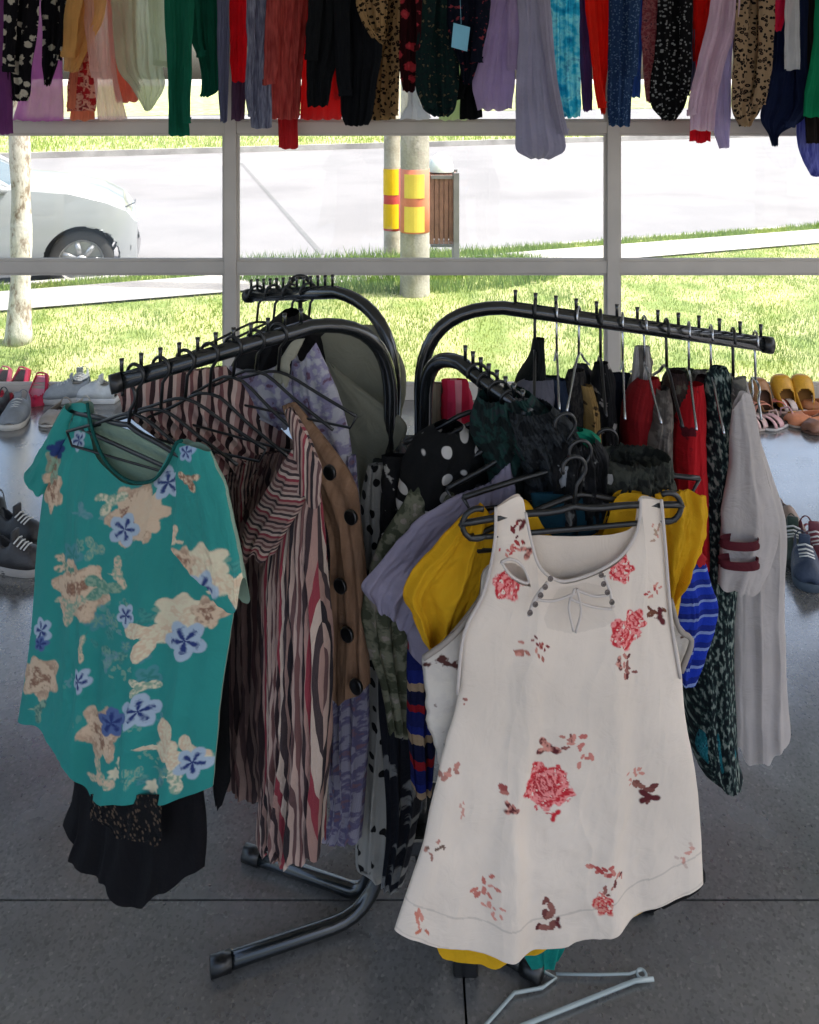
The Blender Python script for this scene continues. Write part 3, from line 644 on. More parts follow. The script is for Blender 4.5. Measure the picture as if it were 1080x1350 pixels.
def paint_green(px, py, s, z, side):
    c = np.tile(lin(TEAL), (len(px),1)); c[:,:3] *= (1+.08*fbm(px*.03, py*.012, 3))[:,None]
    fr_ = side == 0; q = c[fr_]; x = px[fr_]; y = py[fr_]
    BE, BE2, BL, BL2, SG, CR = (214,186,156), (138,98,78), (170,186,200), (36,54,112), (140,166,142), (220,208,176)
    L_ = [(192,672,37,'peony',BE,BE2,.9),(210,668,26,'peony',BE,(214,190,160),1),(122,770,38,'peony',BE,BE2,1),(62,888,28,'peony',BE,BE2,1),(80,640,28,'peony',BE,BE2,.6),(80,610,22,'peony',SG,BE2,.5),(150,955,34,'peony',BE,BE2,.7),(110,790,26,'leaves',SG,BE,1),
        (232,975,36,'leaves',CR,BE,1),(222,828,36,'leaves',CR,BE,1),(255,800,26,'peony',CR,BE,1.3),(205,895,19,'leaves',CR,SG,1),(245,1010,24,'leaves',CR,SG,1),(262,985,28,'leaves',BE,CR,.8),(285,800,20,'peony',BE,BE2,1),(301,772,19,'leaves',CR,BE,1),(275,690,17,'leaves',BE,BE2,1),(258,610,14,'leaves',CR,BE,1),
        (180,690,23,'star',BL,BL2,1),(257,834,30,'star',BL,BL2,1),(200,928,27,'star',BL,BL2,1),(128,884,20,'star',BL,BL2,.7),(165,938,22,'star',(84,104,150),BL2,1),(264,998,24,'star',BL,BL2,1),(232,632,24,'star',BL,(40,60,110),1),(262,628,21,'star',(150,170,196),BL2,1),(66,825,20,'star',BL,BL2,.8),(66,842,12,'star',(84,104,150),BL2,1),(112,578,16,'star',BL,BL2,.6),(84,590,14,'star',(40,60,110),BL2,1),(186,798,18,'star',BL,BL2,.8),(280,655,15,'star',(150,170,196),BL2,1),(160,655,20,'leaves',SG,CR,1),
        (175,745,22,'leaves',SG,BE,.8),(155,765,24,'leaves',(90,140,120),SG,1),(128,843,18,'leaves',SG,BE,.7),(100,740,18,'leaves',(90,140,120),BE,1),(60,930,16,'leaves',SG,(70,120,110),1),(150,1010,24,'leaves',SG,BE,.9),(170,1005,9,'peony',CR,CR,1),(215,1027,9,'peony',CR,CR,1),(195,1010,22,'leaves',(60,150,140),SG,.5),(175,990,9,'leaves',CR,SG,1),(145,715,22,'leaves',(90,150,140),SG,.6)]
    rr_ = random.Random(5)
    ex = []
    for i in range(46):
        cy = rr_.uniform(560,1030); cx = rr_.gauss(175,70); ex.append((cx, cy, rr_.uniform(9,20), rr_.choice(['leaves','leaves','sprig','star']), rr_.choice([(84,150,140),(110,160,146),(92,140,150),SG]), rr_.choice([(60,120,116),SG,(120,150,160)]), rr_.uniform(.6,1.2)))
    for i, (cx, cy, r_, kd, a, b, sx) in enumerate(ex): motif(q, x, y, cx, cy, r_, kd, a, b, rot=i*.7, sx=sx, seed=i+101, alpha=.6)
    for i, (cx, cy, r_, kd, a, b, sx) in enumerate(L_): motif(q, x, y, cx, cy, r_, kd, a, b, rot=i*.7, sx=sx, seed=i+1)
    c[fr_] = q; bk = ~fr_; c[bk] = c[bk]*.25+lin((150,160,140))*.75; return c

# ------------------------------------------------------------------ hangers
def hook_pts(c, w_, r=.02, neck=.05):
    """open hook over a tube at c, then neck; w_ = across direction"""
    pts = []
    for i in range(15):
        a = R(200)-R(240)*i/14; pts.append(Vector(c)+w_*math.cos(a)*r+Vector((0,0,math.sin(a)*r)))
    pts.append(Vector(c)+w_*.004+Vector((0,0,-r*1.35))); pts.append(Vector(c)+Vector((0,0,-r-neck))); return pts
def hanger(label, hk, yaw, half=.2, drop=.075, plastic=True, bar=True, clips=False, neck=.05, rad=.0035, tilt=0, name='hanger', group=None, flat=False):
    w_ = Vector((math.cos(R(yaw))*math.cos(R(tilt)), math.sin(R(yaw))*math.cos(R(tilt)), math.sin(R(tilt))))
    t = empty(name, hk); tag(t, label, 'hanger', group)
    Z = Vector((0,0,1)); n0 = Vector((0,0,-.02-neck))
    b = MB(); b.tube(hook_pts((0,0,0), w_, .018, neck), .0024 if not plastic else .003, 7); b.build('hook', M_chrome if not plastic else M_blackplastic, t, True)
    L_ = n0-w_*half-Z*drop; R_ = n0+w_*half-Z*drop; m_ = M_blackplastic if plastic else M_chrome
    b = MB()
    arm = [L_, n0-w_*half*.5-Z*drop*.47, n0-w_*.03-Z*.006, n0+Z*.0, n0+w_*.03-Z*.006, n0+w_*half*.5-Z*drop*.47, R_]
    b.tube([Vector(q) for q in smooth_pts([tuple(x) for x in arm], 17)], rad*(1.3 if plastic else 1), 7)
    b.build('frame', m_, t, True)
    if bar:
        b = MB(); b.tube([L_, L_+w_*.012-Z*.022, R_-w_*.012-Z*.022, R_], rad, 7); b.build('bar', m_, t, True)
    if clips:
        for s in (-1,1):
            e = n0+w_*s*half-Z*drop; b = MB(); c0 = e-w_*s*.025-Z*.002
            b.tube([c0+w_*s*(.022*math.cos(a))+Z*.022*math.sin(a) for a in np.linspace(-2.2,2.0,14)], rad*1.1, 7)
            b.build('strap_notch', m_, t, True)
    return t

# ------------------------------------------------------------------ the clothes rack
rack = empty('clothes_rack', (0, 1.62, 0)); tag(rack, 'black four arm clothes rack with pegged arms and bent tube feet', 'clothes rack')
RT = .0135
def arm(top, end, post_b, foot_end, npeg, pr=.16, fr=.10, pegh=.024):
    """one bent tube: foot, riser, post, curve, arm; coordinates in world, tube centres"""
    pt = Vector(top); pe = Vector(end); pb = Vector(post_b); fe = Vector(foot_end)
    d = (pe-pt); d.z = 0; d.normalize(); c = pt + d*pr                     # where the curve becomes the arm
    pts = [fe]; df = (pb-fe); df.z = 0; L_ = df.length; df.normalize(); f1 = pb-df*fr; f1.z = fe.z
    pts.append(f1)
    for i in range(1,9):
        a = i/8; q0 = f1; q1 = Vector((pb.x-df.x*.0, pb.y, fe.z)); q2 = pb+Vector((0,0,fr)); pts.append(q0*(1-a)**2+q1*2*a*(1-a)+q2*a*a)
    up = Vector((pt.x, pt.y, pt.z-pr)); pts.append(up)
    for i in range(1,11):
        a = i/10; q1 = Vector((pt.x, pt.y, pt.z)); pts.append(up*(1-a)**2+q1*2*a*(1-a)+c*a*a)
    ap = c; pts.append(pe); off = rack.location
    b = MB(); b.tube([q-off for q in pts], RT, 14); b.build('bent_tube', M_black, rack, True)
    ax = (pe-c).normalized(); b = MB(); b.tube([pe-off-ax*.012, pe-off+ax*.006], RT*1.18, 14); b.build('end_cap', M_blackplastic, rack, True)
    fd = (fe-f1).normalized(); b = MB(); b.tube([fe-off-fd*.03, fe-off+fd*.006], RT*1.2, 14); b.build('foot_cap', M_blackplastic, rack, True)
    # a rail of pegs standing on the arm
    Lr = (pe-c).length; b = MB(); ctr = (pe+c)/2-off+Vector((0,0,RT+.004)); 
    b.tube([c-off+ax*.02+Vector((0,0,RT*.8)), pe-off-ax*.01+Vector((0,0,RT*.8))], .0045, 8); b.build('peg_rail', M_black, rack, True)
    for i in range(npeg):
        q = c+ax*(Lr*(i+.6)/npeg)-off; b = MB(); b.tube([q+Vector((0,0,RT)), q+Vector((0,0,RT+pegh*.6)), q+Vector((0,0,RT+pegh))], [.0032,.0032,.0042], 8); b.build('peg', M_black, rack, True)
    return lambda t: c+ax*Lr*t
TA, TB, TC, TD = (-.036,1.585,1.145), (-.03,1.65,1.145), (.022,1.625,1.150), (.03,1.575,1.085)
armA = arm(TA, P(150,506,1.36), (-.05,1.59,.055), floor_pt(282,1274,RT), 11)
armB = arm(TB, P(328,390,1.94), (-.072,1.612,.055), floor_pt(326,1125,RT), 13, fr=.05)
armC = arm(TC, P(1014,455,1.60), (.03,1.66,.055), (.46,1.60,RT), 13)
armD = arm(TD, P(694,548,1.37), (.02,1.60,.055), (.228,1.475,RT), 8, pr=.10)
for z in (.16,.60,.86):
    b = MB(); b.box((-.005,0,z), (.13,.13,.035)); b.build('collar', M_black, rack, False, .006)
for (x, z) in ((-.075,.60),(.07,.60)):
    b = MB(); b.lathe([(.001,0),(.017,.002),(.02,.012),(.016,.024),(.001,.026)], (0,0,0), 16); o = b.build('locking_knob', M_blackplastic, rack, True); o.location = (x,-.05,z); o.rotation_euler = (R(90),0,0)
b = MB(); b.box((.10,-.12,.03),(.045,.05,.055)); b.build('support_block', M_blackplastic, rack, False, .005)
b = MB(); b.tube([(.05,-.03,.017),(.10,-.12,.017)], RT*.9, 10); b.build('support_tube', M_black, rack, True)

# ------------------------------------------------------------------ hero garments
HW_, HG = (300,420), (280,380)
# white floral tank top
tk = empty('tank_top', P(735,1250,1.24)); tag(tk, 'white sleeveless top with red roses and laced neckline hanging foremost on the rack', 'top')
Lw = [(654,669),(652,718),(638,781),(612,836),(603,915),(578,1011),(556,1109),(536,1170),(522,1226)]
Rw = [(872,659),(877,718),(885,816),(897,894),(911,987),(924,1085),(929,1163)]
Tf = [(654,669),(685,653),(693,676),(701,715),(712,748),(735,765),(757,764),(790,752),(820,732),(838,705),(844,680),(845,657),(872,659)]
Tb_ = [(654,669),(685,653),(690,680),(702,704),(725,709),(770,710),(815,706),(838,695),(845,657),(872,659)]
Bw = [(522,1224),(560,1233),(598,1239),(661,1244),(725,1236),(764,1224),(803,1211),(862,1188),(916,1167),(929,1163)]
tear = [(661,741),(672,737),(685,742),(694,756),(697,768),(686,766),(672,757)]
yoke = [(735,772),(722,786),(712,805),(716,818),(745,826),(756,826),(790,818),(806,806),(801,786),(794,768),(770,764)]
whole, wpl = piece('bodice', cloth('print', trans=.12, rough=.8), Lw, Rw, Tf, Bw, Tb_, D=1.235, yaw=9, ax=762, thick=.042, fold=.014, k=3.1, seed=4, res=HW_, paint=paint_white, holes=[tear], parent=tk, wave=.0012, pin=.3, fgrow=.88)
M_eye = basic('eyelet', srgb(112,102,96), .4, .5); M_white = cloth('plain', (222,212,204)); M_trimw = cloth('plain', (214,204,196))
def onw(px, py, off, pl=wpl):
    pl = Plane(*pl.par, off); a, z, _ = pl.hit(px, py); return pl.world(a, z)
OFF = .040
yk, _ = piece('neck_inset', cloth('plain', (196,184,172), sheer=.12), [(706,770),(704,800),(712,822)], [(804,760),(810,785),(806,812)], [(706,770),(745,764),(804,760)], [(712,822),(750,832),(806,812)], D=1.235, yaw=9, ax=762, thick=.004, fold=.002, k=2, seed=2, res=(24,18), off=.0, parent=tk)
def cord(nm, pts, r_, mat, parent, pl=wpl, off=OFF, closed=False):
    b = MB(); q = [onw(x, y, off+(o if len(z_) else 0), pl)-parent.location for (x, y, *z_) in pts for o in [z_[0] if z_ else 0]]
    q = [Vector(v) for v in smooth_pts([tuple(v) for v in q], max(12, len(q)*4))]; b.tube(q, r_, 6); return b.build(nm, mat, parent, True)
for pts in ([(722,768),(706,789),(697,812)], [(797,760),(804,779),(808,800)]): cord('yoke_edge', pts, .0026, M_white, tk)
for pts in ([(760,778),(785,786),(803,784)], [(760,782),(730,792),(704,790)], [(752,790),(782,800),(807,803)], [(758,776),(750,800),(756,832)],[(761,776),(766,806),(759,834)]): cord('lace_cord', pts, .0019, M_trimw, tk, off=OFF)
cord('neck_binding', Tf[2:12], .0024, M_trimw, tk, off=.026)
cord('armhole_binding', Lw[0:5], .0026, M_trimw, tk, off=.008); cord('armhole_binding', Rw[0:4], .0026, M_trimw, tk, off=.008)
for i, (x, y) in enumerate([(726,763),(719,774),(713,785),(706,797),(699,808),(793,758),(796,770),(801,781),(807,794)]):
    b = MB(); c = onw(x, y, OFF+.004)-tk.location; b.tube([c+wpl.w*.0032*math.cos(a)+Vector((0,0,.0032*math.sin(a))) for a in np.linspace(0,6.283,13)[:-1]], .0011, 6, closed=True); b.tube([c, c-wpl.n*.002], .0022, 10); b.build('eyelet', [M_eye], tk, True)
cord('teardrop_binding', tear+[tear[0]], .0022, M_trimw, tk, off=.03)
b = MB(); q = [onw(x,y,-.012)-tk.location for x, y in ((752,714),(792,714),(792,724),(752,724))]; b.add(q, [(0,1,2,3)]); b.build('size_label', cloth('plain',(236,220,170)), tk)

# green floral shirt
gs = empty('short_sleeve_shirt', P(170,1040,1.4)); tag(gs, 'teal short sleeved blouse with beige and blue flowers on the left end of the rack', 'blouse')
Lg = [(88,532),(70,590),(58,650),(50,720),(44,800),(36,880),(24,949)]
Rg = [(277,595),(291,650),(302,720),(308,790),(300,850),(292,907),(286,975),(281,1036)]
Tg = [(88,532),(115,531),(118,550),(126,580),(142,612),(170,634),(200,634),(220,612),(232,585),(240,581),(277,595)]
Tgb = [(88,532),(115,531),(122,552),(160,568),(205,583),(228,590),(240,581),(277,595)]
Bg = [(24,949),(60,952),(85,972),(112,1005),(130,1035),(160,1044),(213,1046),(250,1042),(281,1036)]
G = cloth('print', trans=.15, rough=.75)
go, gpl = piece('bodice', G, Lg, Rg, Tg, Bg, Tgb, D=1.385, yaw=-37, ax=170, thick=.06, fold=.016, k=3.2, seed=19, res=HG, paint=paint_green, parent=gs, wave=.002, pin=.3)
piece('sleeve', G, [(238,590),(233,650),(228,722)], [(277,595),(300,655),(320,757)], [(238,590),(256,585),(277,595)], [(228,722),(262,752),(314,802),(320,757)], D=1.385, yaw=-37, ax=170, thick=.03, off=.068, fold=.006, k=1.6, seed=12, res=(120,120), paint=lambda px, py, s, z, side: paint_green(540-px*1.03, py*1.0+62, s, z, side), parent=gs, pin=.5)
piece('sleeve', G, [(88,532),(62,580),(35,624)], [(97,545),(76,610),(59,650)], [(88,532),(97,540)], [(35,624),(46,638),(59,650)], D=1.385, yaw=-37, ax=170, thick=.03, off=.01, fold=.004, k=1, seed=14, res=(60,60), paint=paint_green, parent=gs, pin=.5)
cord('neck_binding', Tg[1:10], .0028, cloth('plain',(14,84,78)), gs, gpl, .02)
# black lace camisole below
bl = empty('camisole', P(175,1170,1.42)); tag(bl, 'black top with lace hem showing below the teal floral blouse', 'top')
piece('bodice', cloth('plain', (15,13,17)), [(110,640),(106,850),(100,990),(96,1050),(84,1088)], [(262,650),(266,850),(264,1000),(270,1080),(270,1150)], B=[(84,1088),(104,1098),(112,1130),(140,1142),(170,1168),(205,1177),(232,1162),(250,1146),(270,1150)], D=1.43, yaw=-37, ax=170, thick=.06, fold=.013, k=4, seed=22, res=(60,60), parent=bl, wave=.01)
piece('lace_band', cloth('speck', (12,11,14), (104,84,66), scale=1.3, sheer=.1), [(118,1046),(120,1080)], [(214,1048),(212,1112)], B=[(120,1080),(170,1108),(212,1112)], D=1.43, yaw=-37, ax=170, thick=.004, off=.052, fold=.004, k=2, seed=3, res=(50,26), parent=bl)
o, _ = garment('sash', 'narrow black sash hanging beside the teal floral blouse', 'sash', [(790,286,300),(900,286,302),(1000,283,303),(1036,282,301),(1062,286,291)], cloth('plain',(12,12,14)), D=1.33, yaw=-30, thick=.012, fold=.002, k=1, seed=3, res=(8,40))

# ------------------------------------------------------------------ garments on the left arm
ST = [tuple(int(v*.84) for v in c) for c in [(196,168,156),(120,84,82),(186,158,148),(62,48,52),(176,140,130),(150,60,72),(206,186,172),(70,58,60),(170,136,126),(44,38,42),(190,164,152),(100,74,74)]]
STm = cloth('stripes', *ST, scale=1.9, warp=.0012, trans=.1)
STm2 = cloth('stripes', (134,112,104),(74,56,56),(118,94,88),(58,46,48),(128,106,98),(86,60,60), scale=2.2, warp=.0015, trans=.1)
STf = cloth('stripes', *ST, scale=2.2, warp=.0015, trans=.1)
sb = empty('striped_shirt', P(385,1135,1.3)); tag(sb, 'crinkled pink, black and cream striped long sleeved shirt right of the teal blouse', 'shirt')
piece('bodice', STm2, [(330,600),(300,680),(298,800),(297,900),(296,1000)], [(405,590),(415,700),(416,850),(420,1000),(424,1045)], B=[(296,1000),(320,1030),(345,1046),(400,1045),(424,1045)], D=1.47, yaw=-40, ax=370, thick=.07, fold=.02, k=6, seed=31, res=(120,120), crinkle=.004, parent=sb)
piece('sleeve', STm, [(352,700),(350,800),(352,900),(356,1000),(342,1090),(350,1118)], [(418,640),(420,760),(428,880),(424,1000),(420,1090),(418,1134)], T=[(352,700),(380,650),(405,600),(418,640)], B=[(350,1108),(375,1100),(396,1120),(408,1112),(418,1134)], D=1.27, yaw=-35, ax=390, thick=.07, fold=.014, k=4.5, seed=33, res=(110,130), crinkle=.0035, parent=sb, wave=.01)
piece('collar', STf, [(376,540),(388,590),(386,640)], [(392,548),(420,610),(424,668)], T=[(376,540),(384,538),(392,548)], B=[(386,640),(405,655),(431,672)], D=1.25, yaw=-20, ax=400, thick=.022, fold=.004, k=1.4, seed=35, res=(30,40), parent=sb, off=.03)
piece('shoulder', cloth('hstripes', *ST[:8], scale=2.6, warp=.004, trans=.1), [(385,590),(350,650),(326,690),(318,730)], [(404,610),(402,660),(385,690),(360,735)], D=1.27, yaw=-35, ax=390, thick=.03, fold=.006, k=2, seed=37, res=(40,40), parent=sb, off=.035)
ss = empty('striped_blouse', P(280,640,1.5)); tag(ss, 'pink and cream striped garment draped along the left arm of the rack under black hangers', 'blouse')
piece('bodice', cloth('stripes', (206,180,168),(170,132,124),(60,40,42),(200,170,160),(122,80,80),(190,158,148),(44,34,36), scale=1.6, warp=.006, trans=.1), [(152,512),(165,545),(205,575),(235,600)], [(300,482),(345,540),(380,575),(402,600)], T=[(152,512),(190,498),(240,490),(300,482)], B=[(235,600),(270,625),(330,640),(402,640)], D=1.52, yaw=8, ax=280, thick=.05, fold=.014, k=8, seed=41, res=(90,40), parent=ss)
piece('sleeve', STf, [(282,610),(300,640),(306,690),(318,740)], [(395,600),(385,650),(350,720),(330,760)], D=1.5, yaw=-20, ax=340, thick=.04, fold=.012, k=5, seed=43, res=(60,40), crinkle=.003, parent=ss)
# brown button cardigan
bc = empty('button_cardigan', P(445,905,1.4)); tag(bc, 'brown cardigan with large black buttons hanging right of the striped shirt', 'cardigan')
_, bpl = piece('bodice', cloth('denim', (122,92,70),(146,114,90), trans=.05), [(372,535),(396,590),(410,650),(436,700),(440,800),(441,910)], [(388,530),(432,588),(466,640),(474,700),(482,800),(484,905)], B=[(441,910),(460,914),(484,905)], D=1.42, yaw=-32, ax=450, thick=.05, fold=.012, k=2.2, seed=51, res=(50,80), parent=bc)
for (x, y) in ((433,624),(461,683),(447,774),(456,838),(468,907)):
    b = MB(); c = onw(x, y, .040, bpl)-bc.location; n_ = bpl.n
    b.tube([c-n_*.006, c-n_*.001, c], [.0125,.0125,.0105], 18); b.build('button', M_button, bc, True)
FLl = cloth('blotch', (150,146,160),(104,98,128),(128,100,112), scale=2.6)
garment('floral_blouse', 'lilac floral top whose lower edge shows below the brown cardigan', 'blouse', [(600,430,470),(800,432,478),(890,436,484),(1000,436,482),(1060,440,478),(1104,428,474)], FLl, D=1.47, yaw=-32, ax=450, thick=.05, fold=.012, k=4, seed=55, res=(40,70))
lt = empty('floral_tunic', P(420,620,1.55)); tag(lt, 'pale lilac blue tunic with purple flowers between the striped garment and the khaki top', 'tunic')
LTm = cloth('blotch', (178,176,182),(140,134,160),(106,78,98), scale=1.9)
piece('bodice', LTm, [(386,462),(384,500),(390,560),(410,640),(420,760)], [(418,452),(440,510),(458,570),(466,640),(470,760)], T=[(386,462),(397,478),(418,452)], D=1.5, yaw=-30, ax=420, thick=.05, fold=.012, k=3, seed=57, res=(50,60), parent=lt)
piece('shoulder', LTm, [(302,482),(310,508),(330,545),(365,560)], [(372,480),(385,500),(392,530),(392,560)], T=[(302,482),(335,492),(372,480)], D=1.53, yaw=-15, ax=350, thick=.03, fold=.007, k=3, seed=59, res=(30,30), parent=lt)
piece('neck_band', cloth('plain',(170,168,150)), [(372,470),(360,492),(368,506)], [(404,446),(384,480),(380,506)], T=[(372,470),(386,450),(404,446)], D=1.49, yaw=-20, ax=385, thick=.01, fold=.002, k=1, seed=58, res=(14,14), parent=lt)
kk = empty('khaki_camisole', P(480,620,1.7)); tag(kk, 'grey khaki top hanging behind the rack post', 'top')
KHm = cloth('plain', (150,148,130), trans=.2); KH2 = cloth('plain', (134,134,118), trans=.2)
piece('bodice', KHm, [(412,462),(420,500),(440,560),(462,640),(470,760)], [(520,455),(533,480),(534,520),(520,620),(520,760)], T=[(412,462),(430,438),(470,430),(500,432),(520,455)], D=1.70, yaw=-12, ax=480, thick=.05, fold=.008, k=2, seed=61, res=(40,50), parent=kk)
piece('sleeve', KH2, [(428,480),(448,540),(466,620),(472,660)], [(440,486),(500,530),(538,566),(500,620)], T=[(428,480),(434,478),(440,486)], B=[(472,660),(485,640),(500,620)], D=1.6, yaw=-15, ax=480, thick=.03, fold=.005, k=2, seed=63, res=(30,40), parent=kk)
# white blouse with large black dots
PD = cloth('dots', (150,148,142),(14,14,16), scale=1.9)
garment('dotted_blouse', 'pale blouse with large black dots in the middle of the rack', 'blouse', [(612,484,508),(660,476,520),(720,480,522),(800,482,530),(900,478,532),(1000,474,530),(1080,472,526),(1135,470,522),(1146,492,520)], PD, D=1.50, yaw=-28, ax=495, thick=.06, fold=.011, k=2.6, seed=65, res=(40,80))
garment('dark_dress', 'dark blue grey patterned dress hanging in the gap left of the white tank top', 'dress', [(640,505,540),(760,500,545),(900,500,560),(1000,506,560),(1080,512,552),(1160,506,534)], cloth('floral', (26,28,36),(130,130,128),(60,70,96), scale=.9), D=1.46, yaw=-20, ax=520, thick=.06, fold=.014, k=3.5, seed=67, res=(40,80))

# ------------------------------------------------------------------ garments on the front arm (behind the tank top)
ys_ = empty('yellow_blouse', P(730,1255,1.3)); tag(ys_, 'mustard yellow blouse with flutter sleeves directly behind the white tank top', 'blouse')
YM = cloth('plain', (230,178,30), trans=.3)
piece('bodice', YM, [(628,690),(620,760),(596,880),(582,1050),(574,1238)], [(890,660),(900,760),(880,900),(880,1050),(868,1186)], T=[(628,690),(690,660),(720,700),(740,712),(790,705),(815,650),(890,660)], B=[(574,1230),(590,1244),(640,1248),(690,1230),(800,1196),(868,1178)], D=1.29, yaw=8, ax=762, thick=.05, fold=.01, k=4, seed=71, res=(60,80), parent=ys_)
piece('sleeve', YM, [(612,676),(570,722),(530,776),(545,812),(566,858)], [(655,690),(650,730),(640,790),(612,840),(580,862)], T=[(612,676),(635,668),(655,690)], B=[(566,858),(573,861),(580,862)], D=1.275, yaw=8, ax=620, thick=.02, fold=.022, k=2.3, crinkle=.0022, seed=73, res=(60,60), parent=ys_, off=.01, fgrow=.4)
piece('sleeve', YM, [(866,652),(868,720),(872,800)], [(930,654),(934,690),(918,740),(886,796)], T=[(866,652),(900,647),(930,654)], B=[(872,800),(880,800),(886,796)], D=1.30, yaw=8, ax=890, thick=.02, fold=.018, k=2.2, crinkle=.0022, seed=75, res=(50,50), parent=ys_, fgrow=.3)
CW = cloth('blotch', (212,204,192),(206,198,188),(84,48,44), scale=1.2, trans=.1)
cw = empty('cream_tank_top', P(600,1200,1.3)); tag(cw, 'cream sleeveless top with dark sprigs and black edging half hidden behind the white tank top', 'top')
piece('bodice', CW, [(560,866),(558,900),(566,960),(580,1010)], [(912,845),(905,880),(892,900),(890,1010)], T=[(560,866),(590,840),(630,790),(660,740),(860,740),(880,800),(912,845)], D=1.262, yaw=9, ax=762, thick=.02, fold=.004, k=3, seed=77, res=(60,40), parent=cw)
cord('black_edging', [(558,868),(590,845),(618,815),(640,780),(652,730)], .0042, cloth('blotch',(20,18,18),(190,180,170),(20,18,18),scale=6), cw, Plane(762,1.262,9), .014)
cord('black_edging', [(884,790),(896,830),(912,845),(898,886)], .0042, cloth('blotch',(20,18,18),(190,180,170),(20,18,18),scale=6), cw, Plane(762,1.262,9), .014)
gl_ = empty('lilac_tee', P(560,840,1.35)); tag(gl_, 'grey lilac short sleeved tee sticking out left of the yellow blouse', 'tee shirt')
LG = cloth('plain', (150,144,164), trans=.12)
piece('sleeve', LG, [(600,652),(545,690),(500,740),(478,772),(486,790)], [(672,610),(676,660),(620,720),(570,780),(540,838)], T=[(600,652),(640,640),(672,610)], B=[(486,790),(512,814),(540,838)], D=1.34, yaw=5, ax=600, thick=.02, fold=.018, k=2.2, crinkle=.0018, seed=81, res=(50,50), parent=gl_)
piece('bodice', LG, [(545,740),(530,800),(540,860)], [(680,660),(690,800),(690,900)], D=1.36, yaw=5, ax=600, thick=.05, fold=.01, k=2, seed=82, res=(30,30), parent=gl_)
garment('olive_blouse', 'olive green patterned sleeve below the lilac tee', 'blouse', [(640,545,640),(690,512,620),(760,484,560),(800,476,545),(850,484,545),(900,500,545),(960,512,548)], cloth('blotch', (72,76,58),(120,120,100),(150,140,130), scale=2), D=1.385, yaw=3, ax=560, thick=.04, fold=.012, k=3, seed=83, res=(40,50))
garment('tshirt', 'navy, red and blue striped tee peeking out left of the white tank top', 'tee shirt', [(700,560,640),(830,536,600),(880,534,575),(940,536,572),(1000,540,572),(1040,545,570)], cloth('hstripes', (20,30,92),(20,30,92),(150,24,34),(18,24,60),(18,24,60),(176,150,120),(26,40,120), scale=.9, warp=.03), D=1.375, yaw=6, ax=560, thick=.04, fold=.009, k=2, seed=85, res=(30,60))
garment('tshirt', 'bright blue striped tee with red shoulder peeking out right of the yellow blouse', 'tee shirt', [(715,860,905),(738,880,928),(770,888,938),(800,890,946),(826,890,944),(900,880,920)], cloth('hstripes', (24,56,176),(24,56,176),(24,56,176),(130,150,200),(20,40,130),(20,40,130), scale=3.2, warp=.004), D=1.36, yaw=10, ax=900, thick=.02, fold=.01, k=1.6, seed=87, res=(40,40))
garment('scarf', 'small red triangle of cloth at the edge of the blue striped tee', 'scarf', [(712,912,918),(735,904,930),(742,900,930)], cloth('plain',(170,30,36)), D=1.335, yaw=10, thick=.01, fold=.002, k=1, seed=3, res=(16,16))
garment('teal_camisole', 'teal top whose hem just shows under the white tank top', 'top', [(700,690,820),(900,670,840),(1100,660,800),(1230,680,750),(1257,692,736)], cloth('plain',(20,140,128)), D=1.33, yaw=8, ax=740, thick=.05, fold=.01, k=3, seed=89, res=(40,50))
garment('black_skirt', 'black garment whose corner shows at the right hem of the white tank top', 'skirt', [(700,640,900),(900,620,900),(1100,620,915),(1160,640,930),(1184,700,885)], cloth('plain',(14,14,16)), D=1.385, yaw=8, ax=800, thick=.05, fold=.012, k=4, seed=91, res=(50,50))
# neckline clutter above the tank top
garment('petrol_camisole', 'dark petrol blue top seen inside the neckline of the white tank top', 'top', [(650,700,800),(690,706,806),(800,700,830),(900,690,850)], cloth('plain',(18,62,78)), D=1.31, yaw=8, thick=.03, fold=.008, k=3, seed=93, res=(40,40))
garment('white_strap_camisole', 'white strappy top lying over the yellow blouse inside the neckline', 'top', [(662,790,822),(678,768,818),(700,740,790),(712,740,780)], cloth('plain',(196,190,184)), D=1.325, yaw=8, thick=.015, fold=.004, k=2, seed=94, res=(24,16))
BW = cloth('dots', (16,17,18),(206,202,196), scale=1.5)
garment('spotted_blouse', 'black blouse with white spots above the lilac tee', 'blouse', [(562,572,612),(580,545,636),(610,530,642),(650,524,644),(700,524,640)], BW, D=1.42, yaw=0, thick=.10, fold=.012, k=3, seed=95, res=(50,36), pin=.6)
garment('blotched_blouse', 'black and white blotched blouse just left of the spotted one', 'blouse', [(600,506,540),(640,504,535),(700,500,530),(740,500,525)], cloth('blotch', (18,18,20),(20,20,22),(170,168,162), scale=2), D=1.46, yaw=-10, thick=.06, fold=.009, k=2, seed=96, res=(24,30))
garment('pink_camisole', 'bright pink top seen between the two right hand arms of the rack', 'top', [(500,584,616),(530,582,624),(560,584,622),(600,584,620)], cloth('stripes', (222,60,96),(232,150,160),(206,40,70), scale=2), D=1.66, yaw=0, thick=.05, fold=.008, k=2, seed=97, res=(30,30))
garment('tan_camisole', 'narrow tan and grey top beside the rack post', 'top', [(505,556,584),(560,556,584),(620,556,584)], cloth('stripes', (140,126,108),(92,84,74),(160,150,132), scale=2.5), D=1.67, yaw=0, thick=.05, fold=.006, k=2, seed=98, res=(20,24))
